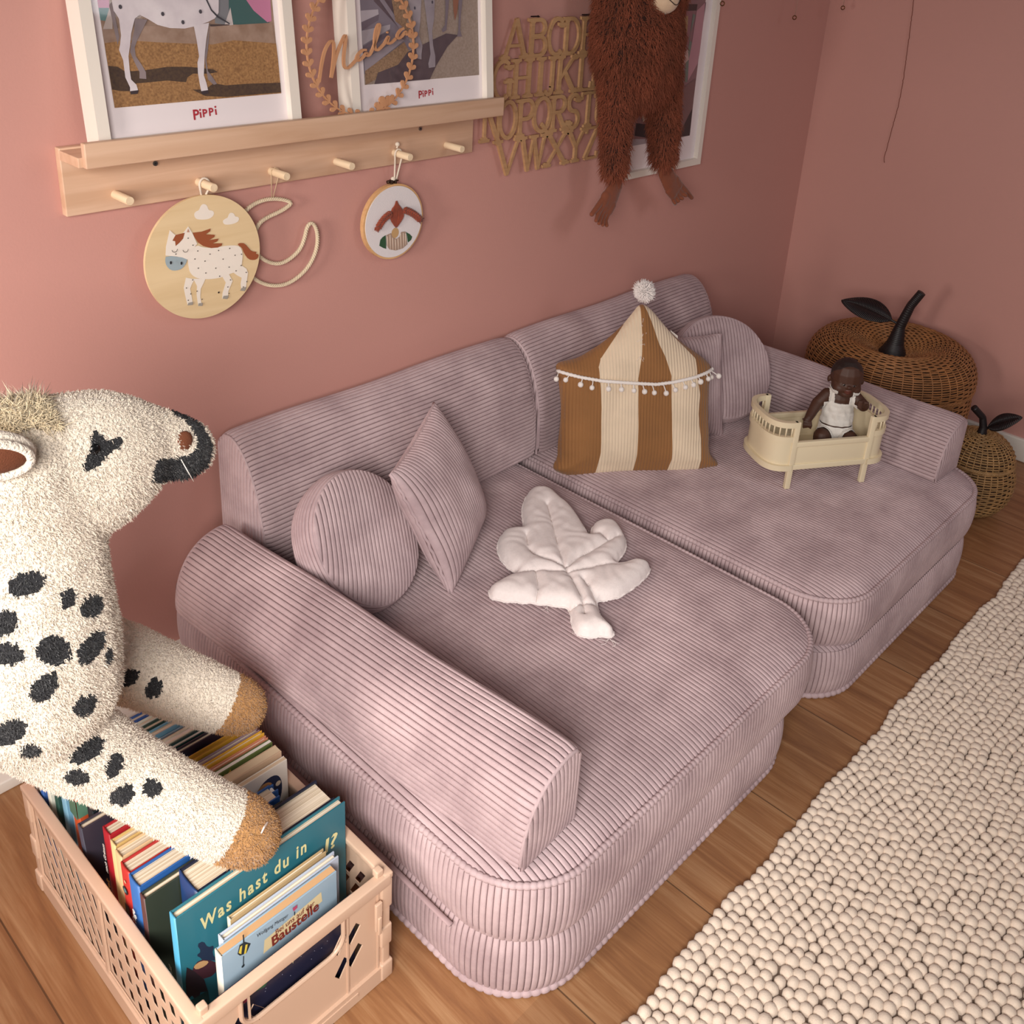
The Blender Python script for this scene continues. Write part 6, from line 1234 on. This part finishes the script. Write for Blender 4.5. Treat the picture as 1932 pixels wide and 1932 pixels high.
# ---------------------------------------------------------------- doll bed
BO = A([1.738, -.567, .2125]); BU = A([.847, -.532, 0]); BV = A([.532, .847, 0]); BZ = A([0, 0, 1.])
BL, BW = .170, .124
CRM = mat('cream_plastic', '#e2d2b2', .38)
def bp(u, v, z): return BO+BU*u+BV*v+BZ*z
BM = (np.stack([BU, BV, BZ], 1), BO)
def doll_bed():
    t = thing('doll_bed', 'cream plastic toy bed with railed rounded ends standing on the sofa seat', 'toy bed', tuple(bp(BL/2, BW/2, 0)))
    w = .0058
    for u in (0, BL):
        for v in (0, BW):
            mb = MB(); s = -.0012 if u == 0 else .0012; hh = .150
            V = []
            for z, k in ((0, 1.), (.05, 0), (hh, 0)): V.append((z, k))
            mb.rbox((u-w-.0, v-w*.8, 0), (u+w, v+w*.8, hh), .0013, M=BM); mb.obj('post', CRM, t)
    for v in (0, BW):
        mb = MB(); o = -1 if v == 0 else 1
        mb.rbox((w*.6, v-.0016, .050), (BL-w*.6, v+.0016, .100), .001, M=BM); mb.rbox((w*.6, v-.0048, .094), (BL-w*.6, v+.0048, .105), .0016, M=BM); mb.rbox((w*.6, v-.0048, .043), (BL-w*.6, v+.0048, .055), .0016, M=BM)
        mb.obj('side_panel', CRM, t)
    def endcurve(sg, n=40, off=0.):
        """plan of a rounded end, from the near post to the far post"""
        rx = .047+off; a = np.linspace(-PI/2, PI/2, n); ny = BW/2+off
        c = np.sign(np.cos(a))*np.abs(np.cos(a))**.75; s = np.sign(np.sin(a))*np.abs(np.sin(a))**.62
        return np.c_[(0 if sg < 0 else BL)+sg*rx*c, BW/2+ny*s]
    def band(mb, sg, z0, z1, th, off=0.):
        q0 = endcurve(sg, off=off-th/2); q1 = endcurve(sg, off=off+th/2); n = len(q0); V = []
        for q, z in ((q0, z0), (q1, z0), (q1, z1), (q0, z1)): V += [bp(x, y, z) for x, y in q]
        F = []
        for i in range(n-1):
            for k in range(4): a, b_ = k*n+i, ((k+1) % 4)*n+i; F.append((a, a+1, b_+1, b_) if sg > 0 else (a, b_, b_+1, a+1))
        mb.add(V, F)
    for sg in (-1, 1):
        mb = MB(); band(mb, sg, .052, .110, .0026); mb.obj('end_panel', CRM, t, 'auto')
        mb = MB(); band(mb, sg, .043, .055, .0105, .002); band(mb, sg, .106, .118, .0080); band(mb, sg, .138, .150, .0090, .0005); mb.obj('end_rail', CRM, t, 'auto')
        q = endcurve(sg, 200); d = np.r_[0, np.cumsum(np.hypot(*np.diff(q, axis=0).T))]
        for s in np.linspace(.05, .95, 15):
            x = np.interp(s*d[-1], d, q[:, 0]); y = np.interp(s*d[-1], d, q[:, 1]); mb = MB(); mb.tube([bp(x, y, .117), bp(x, y, .139)], .0017, 8); mb.obj('spindle', CRM, t)
    mb = MB(); q = np.concatenate([endcurve(-1)[::-1], endcurve(1)]); plate(mb, [tuple(p) for p in q], BO+BZ*.046, BU, BV, .004); mb.obj('bed_base', CRM, t, False)
doll_bed()

# ---------------------------------------------------------------- baby doll
def doll():
    c = bp(.136, .072, 0); f = -BU*.55-BV*.83; f = f/np.linalg.norm(f)       # facing
    f = A([-.80, -.60, 0]); f /= np.linalg.norm(f); s = np.cross(f, BZ); s = -s     # s: doll's left->viewer right
    s = A([-f[1], f[0], 0]); Rm = np.stack([s, -f, BZ], 1)   # local x = viewer's right, y = back, z = up
    O = c.copy(); O[2] = BO[2]+.049; S = 1.16
    L = lambda x, y, z: O+Rm@(A([x, y, z])*S)
    t = thing('baby_doll', 'dark-skinned baby doll in a white top and nappy sitting in the toy bed', 'doll', tuple(O))
    tilt = .10
    def B(x, y, z, r): return (L(x, y, z), A(np.broadcast_to(A(r, float), (3,)))*S, Rm)
    H = .136; hx = .003
    balls = [B(hx, .002, H+.004, (.0285, .0300, .0300)), B(hx, -.004, H-.012, (.0262, .0255, .0215)), B(hx-.012, -.014, H-.016, (.0125, .0120, .0115)), B(hx+.012, -.014, H-.016, (.0125, .0120, .0115)), B(hx, -.020, H-.024, (.0115, .0085, .0080)),
             B(hx, -.0285, H-.0085, (.0042, .0040, .0032)), B(hx-.0032, -.0275, H-.0098, (.0026, .0026, .0022)), B(hx+.0032, -.0275, H-.0098, (.0026, .0026, .0022)), B(hx, -.0265, H-.0155, (.0062, .0036, .0021)), B(hx, -.0258, H-.0195, (.0052, .0036, .0022)),
             B(hx-.0285, .004, H-.008, (.0032, .0050, .0066)), B(hx+.0285, .004, H-.008, (.0032, .0050, .0066))]
    ch = lambda P, R, yr=1.: [(p, A([r[0], r[1], r[2]]), Rm) for p, r, _ in chain([L(*p) for p in P], [q*S for q in R], yr)]
    balls += ch([(0, .004, H-.030), (0, .004, .095)], [.013, .015]); balls += ch([(0, .004, .090), (0, .002, .062), (0, 0, .034), (0, 0, .018)], [.024, .027, .029, .027], .8)
    balls += ch([(-.024, .002, .098), (-.040, -.006, .082), (-.050, -.020, .068), (-.055, -.028, .062)], [.0115, .0105, .0088, .0075])
    balls += ch([(.024, .002, .098), (.038, -.010, .088), (.034, -.026, .094), (.030, -.032, .100)], [.0115, .0105, .0088, .0078])
    balls += ch([(-.015, -.006, .020), (-.026, -.026, .028), (-.028, -.034, .008), (-.028, -.036, -.004)], [.0165, .0155, .0130, .0105]); balls += ch([(.015, -.006, .020), (.021, -.026, .028), (.024, -.034, .008), (.024, -.036, -.004)], [.0165, .0155, .0130, .0105])
    for hx_, hy, hz, sx in ((-.057, -.031, .059, -1), (.028, -.036, .104, 1)):
        balls.append(B(hx_, hy, hz, (.0075, .0060, .0070)))
        for k, o in enumerate((-.0054, -.0018, .0018, .0054)):
            if sx < 0: balls += ch([(hx_+o, hy-.003, hz-.002), (hx_+o*1.15, hy-.0075, hz-.006), (hx_+o*1.1, hy-.0070, hz-.0115+.001*(k % 3))], [.0024, .0023, .0020])
            else: balls += ch([(hx_-.001, hy-.003, hz+o), (hx_-.003, hy-.0085, hz+o*1.1), (hx_-.008, hy-.0085, hz+o*1.0+.001)], [.0024, .0023, .0020])
        balls += ch([(hx_-sx*-.004, hy-.001, hz+.002), (hx_-sx*-.0085, hy-.005, hz+.0035)], [.0026, .0021])
    V, F = organic(balls, .0014, 3, .5)
    SKN = mat('dark_vinyl_skin', '#452719', .58, noise=(30, .08)); HR = mat('moulded_black_hair', '#231613', .55, bump=(500, .5, .0008)); LIP = mat('doll_lips', '#5a2e24', .5)
    C, N, ar = face_geo(V, F); q = (C-L(hx, .002, H))@Rm/S; fm = np.zeros(len(C), int)
    edge = .011+.004*np.cos(q[:, 0]*180); fm[(q[:, 2] > np.maximum(edge-(q[:, 1]+.012)*1.15, -.024)) & (q[:, 2] > -.022) & (q[:, 1] > -.019) & (q[:, 2]+q[:, 1]*.9 > .003)] = 1
    q2 = (C-L(hx, -.0285, H-.0175))@Rm/S; fm[(np.abs(q2[:, 0]) < .0062*np.sqrt(np.clip(1-(q2[:, 2]/.0040)**2, 0, 1))) & (q2[:, 1] < .0035)] = 2
    body = mesh_obj('body', V, F, [SKN, HR, LIP], t, True, fm)
    EB = mat('doll_eye', '#1a0f0c', .08); EW = mat('doll_eye_white', '#54443d', .2)
    for sx in (-1, 1):
        x = hx+sx*.0098; z = H-.0035; k = np.argmin(((V-L(x, -.03, z))**2).sum(1)); p = V[k]; mb = MB(); mb.ball(p+Rm@A([0, .0012, 0]), (.0050, .0022, .0028), 12, M=Rm); o = mb.obj('eye', EW, t)
        mb = MB(); mb.ball(p+Rm@A([0, -.0001, 0]), (.0025, .0013, .0025), 10, M=Rm); mb.obj('iris', EB, o)
        mb = MB(); mb.tube([p+Rm@A([-.0046, .0006, .0014]), p+Rm@A([0, -.0008, .0030]), p+Rm@A([.0046, .0006, .0014])], .0007, 5); mb.obj('eyelid', SKN, o)
    CL = mat('white_cotton_cloth', '#d9d3cc', .9, sheen=.3, noise=(120, .05), bump=(500, .6, .0009))
    # clothes follow the body: shells grown from the same shape
    Q = (V-O)@Rm/S
    def shell(name, keep, off, mt):
        nv = np.zeros_like(V);
        for f, n_ in zip(F, N): nv[list(f)] += n_
        nv /= np.linalg.norm(nv, axis=1)[:, None]+1e-9; kf = [f for f in F if all(keep[i] for i in f)]; used = sorted({i for f in kf for i in f}); mp_ = {u: i for i, u in enumerate(used)}
        W = V[used]+nv[used]*(off+.0006*np.sin(Q[used][:, 0]*420+Q[used][:, 2]*260))[:, None] if True else 0
        o = mesh_obj(name, W, [tuple(mp_[i] for i in f) for f in kf], mt, t); md = o.modifiers.new('s', 'SOLIDIFY'); md.thickness = .0016; md.offset = -1; return o
    tors = (np.abs(Q[:, 0]) < .0315) & (np.hypot(Q[:, 0], Q[:, 1]) < .033)
    top = tors & (Q[:, 2] > .047) & (Q[:, 2] < .084+.006*(np.abs(Q[:, 0]) > .0))
    strap = (np.abs(np.abs(Q[:, 0])-.0175) < .0055) & (Q[:, 2] >= .080) & (Q[:, 2] < .118) & (np.hypot(Q[:, 0], Q[:, 1]) < .034)
    shell('cotton_top', top | strap, .0022, CL)
    nap = (np.hypot(Q[:, 0], Q[:, 1]*1.05) < .0345) & (Q[:, 2] < .046) & (Q[:, 2] > .004) & (Q[:, 2] > .010+np.clip(np.abs(Q[:, 0])-.006, 0, 1)*1.0-(Q[:, 1] > 0)*.02)
    shell('nappy', nap, .0030, CL)
doll()

# ---------------------------------------------------------------- wicker baskets
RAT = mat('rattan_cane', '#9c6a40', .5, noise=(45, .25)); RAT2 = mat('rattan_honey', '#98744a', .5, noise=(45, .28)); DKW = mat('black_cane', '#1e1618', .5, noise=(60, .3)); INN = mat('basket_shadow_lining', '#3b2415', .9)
def weave(mb, prof, c, n_st, pitch, r, amp, seg=3):
    """horizontal strands woven in front of and behind upright stakes, following a profile of (radius, height)"""
    Pf = A(prof, float); d = np.r_[0, np.cumsum(np.hypot(*np.diff(Pf, axis=0).T))]; m = int(d[-1]/pitch)
    T_ = np.gradient(Pf, axis=0); T_ /= np.linalg.norm(T_, axis=1)[:, None]+1e-9
    for k in range(m):
        s = (k+.5)/m*d[-1]; R = np.interp(s, d, Pf[:, 0]); z = np.interp(s, d, Pf[:, 1]); tx = np.interp(s, d, T_[:, 0]); tz = np.interp(s, d, T_[:, 1]); nx, nz = tz, -tx
        st = n_st if R > .06 else max(8, n_st//2); n = st*2*seg; a = np.linspace(0, 2*PI, n, endpoint=False); w = amp*np.cos(a*st+PI*(k % 2)); jz = rng.normal()*.0003
        mb.tube(np.c_[c[0]+(R+w*nx)*np.cos(a), c[1]+(R+w*nx)*np.sin(a), c[2]+z+w*nz+jz+.0003*np.sin(a*3+k)], r, 5, closed=True)
def stakes(mb, prof, c, n_st, r):
    for k in range(n_st*2):
        a = PI*(k+.5)/n_st; mb.tube([(c[0]+R*math.cos(a), c[1]+R*math.sin(a), c[2]+z) for R, z in prof], r, 5)
def spl(prof, n=40):
    P = A(prof, float);
    for _ in range(3): Q = P[1:]; R = P[:-1]; P = np.concatenate([P[:1], np.stack([.75*R+.25*Q, .25*R+.75*Q], 1).reshape(-1, 2), P[-1:]])
    return P
def fruit_basket(name, label, c, body, lid, rat, stem, leaf, n_st, group=None):
    t = thing(name, label, 'basket', c); body = spl(body); lid = spl(lid)
    mb = MB(); weave(mb, body, c, n_st, .0056, .0021, .0017); stakes(mb, body[::3], c, n_st, .0016); mb.obj('body', rat, t)
    mb = MB(); mb.lathe([(max(R-.005, .001), z) for R, z in body[::2]], c, 48); mb.obj('inner_lining', INN, t)
    R, z = body[-1]; mb = MB()
    for k in range(3): a = np.linspace(0, 2*PI, 150, endpoint=False); mb.tube(np.c_[c[0]+(R+.0025*np.cos(a*34+k*2.1))*np.cos(a), c[1]+(R+.0025*np.cos(a*34+k*2.1))*np.sin(a), c[2]+z+.003+.003*np.sin(a*34+k*2.1)], .0024, 6, closed=True)
    mb.obj('braided_rim', rat, t)
    L = None
    mb = MB(); weave(mb, lid, c, n_st, .0056, .0021, .0017); stakes(mb, lid[::3], c, n_st, .0016); L = mb.obj('lid', rat, t)
    mb = MB(); mb.lathe([(max(R-.004, .001), z-.003) for R, z in lid[::2]], c, 48); mb.obj('lid_lining', INN, L)
    R, z = lid[0]; mb = MB()
    for k in range(3): a = np.linspace(0, 2*PI, 150, endpoint=False); mb.tube(np.c_[c[0]+(R+.0025*np.cos(a*34+k*2.1))*np.cos(a), c[1]+(R+.0025*np.cos(a*34+k*2.1))*np.sin(a), c[2]+z-.001+.003*np.sin(a*34+k*2.1)], .0024, 6, closed=True)
    mb.obj('lid_rim', rat, L)
    # stem wrapped with cane
    P = A(stem[0]); d = np.linspace(0, len(P)-1, 120); Q = np.stack([np.interp(d, range(len(P)), P[:, j]) for j in range(3)], 1); rr = np.interp(d, range(len(P)), stem[1])
    for _ in range(14): Q[1:-1] = (Q[:-2]+2*Q[1:-1]+Q[2:])/4
    k = np.arange(120); mb = MB(); mb.tube(Q, rr+.0009*(np.abs(np.sin(k*PI/3))), 14); mb.obj('stem', DKW, t)
    # woven leaf
    a, b_, wd, up_ = A(leaf[0]), A(leaf[1]), leaf[2], A(leaf[3], float); dv = b_-a; Ln = np.linalg.norm(dv); dv /= Ln; sd = np.cross(dv, up_); sd /= np.linalg.norm(sd); un = np.cross(sd, dv); mb = MB()
    mid = lambda f: a+dv*Ln*f+un*(leaf[4]*math.sin(PI*f))
    wf = lambda f: wd*math.sin(PI*min(1, max(0, (f-.12)/.88))**.85)**.8 if f > .12 else 0
    mb.tube([mid(f) for f in np.linspace(-.05, 1, 24)], np.linspace(.0035, .0018, 24), 7)
    for s in (-1, 1):
        mb.tube([mid(f)+sd*s*wf(f) for f in np.linspace(.1, 1, 30)], .0019, 6)
        for f in np.arange(.16, .97, .0040/Ln):
            mb.tube([mid(f-.05), mid(f)+sd*s*wf(f)*.5+un*.002, mid(f+.01)+sd*s*wf(min(f+.01, .99))*1.03], .0021, 5)
    mb.obj('leaf', DKW, t)
    return t
ac = (2.462, -.452, 0)
fruit_basket('apple_basket', 'large round wicker apple basket with a black stem and leaf, in the room corner', ac,
    [(.105, .004), (.150, .012), (.186, .060), (.203, .120), (.206, .170), (.203, .212)], [(.206, .222), (.208, .240), (.200, .272), (.176, .300), (.140, .311), (.105, .303), (.070, .285), (.035, .272), (.012, .270)], RAT,
    ([(ac[0], ac[1], .268), (ac[0]+.001, ac[1]-.002, .300), (ac[0]+.003, ac[1]-.004, .345), (ac[0]+.006, ac[1]-.018, .405), (ac[0]+.010, ac[1]-.036, .444)], [.036, .021, .0125, .0105, .0100]),
    ((ac[0]+.000, ac[1]+.002, .352), (2.4448,-.3014,.3749), .036, (-.35, -.50, .75), .010), 26)
pc = (2.350, -.737, 0)
fruit_basket('pear_basket', 'small pear-shaped wicker basket with a dark stem and leaf, beside the sofa arm', pc,
    [(.045, .003), (.070, .008), (.090, .040), (.096, .075), (.092, .108), (.083, .130)], [(.084, .134), (.082, .150), (.072, .168), (.055, .184), (.034, .193), (.010, .195)], RAT2,
    ([(pc[0], pc[1], .194), (pc[0], pc[1], .210), (pc[0]-.006, pc[1]+.005, .236), (pc[0]-.030, pc[1]+.022, .262)], [.0105, .0080, .0070, .0072]),
    ((pc[0]+.003, pc[1]-.004, .206), (2.3391,-.8129,.2686), .020, (-.35, -.5, .75), .006), 18)

# ---------------------------------------------------------------- low white board at the left
b = MB(); b.rbox((-.9, -.068, .0), (.622, -.0125, .020), .003); o = b.obj('floor_board', WHITE); props(o, 'low white lacquered board lying on the floor behind the crate, at the left edge', 'board')

# ---------------------------------------------------------------- camera, light
yaw, pitch, roll = .8295, -.3944, .058
fwd = A([math.sin(yaw)*math.cos(pitch), math.cos(yaw)*math.cos(pitch), math.sin(pitch)]); rt = A([math.cos(yaw), -math.sin(yaw), 0]); up = np.cross(rt, fwd)
r2 = rt*math.cos(roll)+up*math.sin(roll); u2 = -rt*math.sin(roll)+up*math.cos(roll)
cam = bpy.data.cameras.new('camera'); co = bpy.data.objects.new('camera', cam); COL.objects.link(co)
M4 = Matrix(((r2[0], u2[0], -fwd[0], .0559), (r2[1], u2[1], -fwd[1], -1.3354), (r2[2], u2[2], -fwd[2], 1.2301), (0, 0, 0, 1)))
co.matrix_world = M4; cam.sensor_width = 36; cam.lens = 36*1884.9/1932; cam.shift_y = (644-966)/1932; cam.clip_start = .02
SC.camera = co

def area(name, loc, target, sx, sy, power, col):
    l = bpy.data.lights.new(name, 'AREA'); l.shape = 'RECTANGLE'; l.size = sx; l.size_y = sy; l.energy = power; l.color = col
    o = bpy.data.objects.new(name, l); COL.objects.link(o); o.location = loc
    o.rotation_euler = (Vector(target)-Vector(loc)).to_track_quat('-Z', 'Y').to_euler(); return o
area('window_daylight_left', (-.75, -.58, .98), (.7, -.45, .50), .30, .40, 22, (1, .93, .85))
area('window_daylight_near', (-.50, -1.55, 1.30), (.7, -.5, .1), .7, .7, 22, (1, .95, .90)).data.spread = 1.75
area('right_wall_fill', (1.75, -2.1, 1.6), (2.7, -.8, .8), .6, .6, 7.5, (.95, .96, 1))  # added soft source that brightens the near edge of the right wall
W = bpy.data.worlds.new('World'); SC.world = W; W.use_nodes = True
W.node_tree.nodes['Background'].inputs[0].default_value = (.93, .88, .86, 1); W.node_tree.nodes['Background'].inputs[1].default_value = .15
SC.view_settings.view_transform = 'Standard'; SC.view_settings.look = 'None'; SC.view_settings.gamma = 1; SC.view_settings.exposure = -.5
SC.view_settings.use_curve_mapping = False
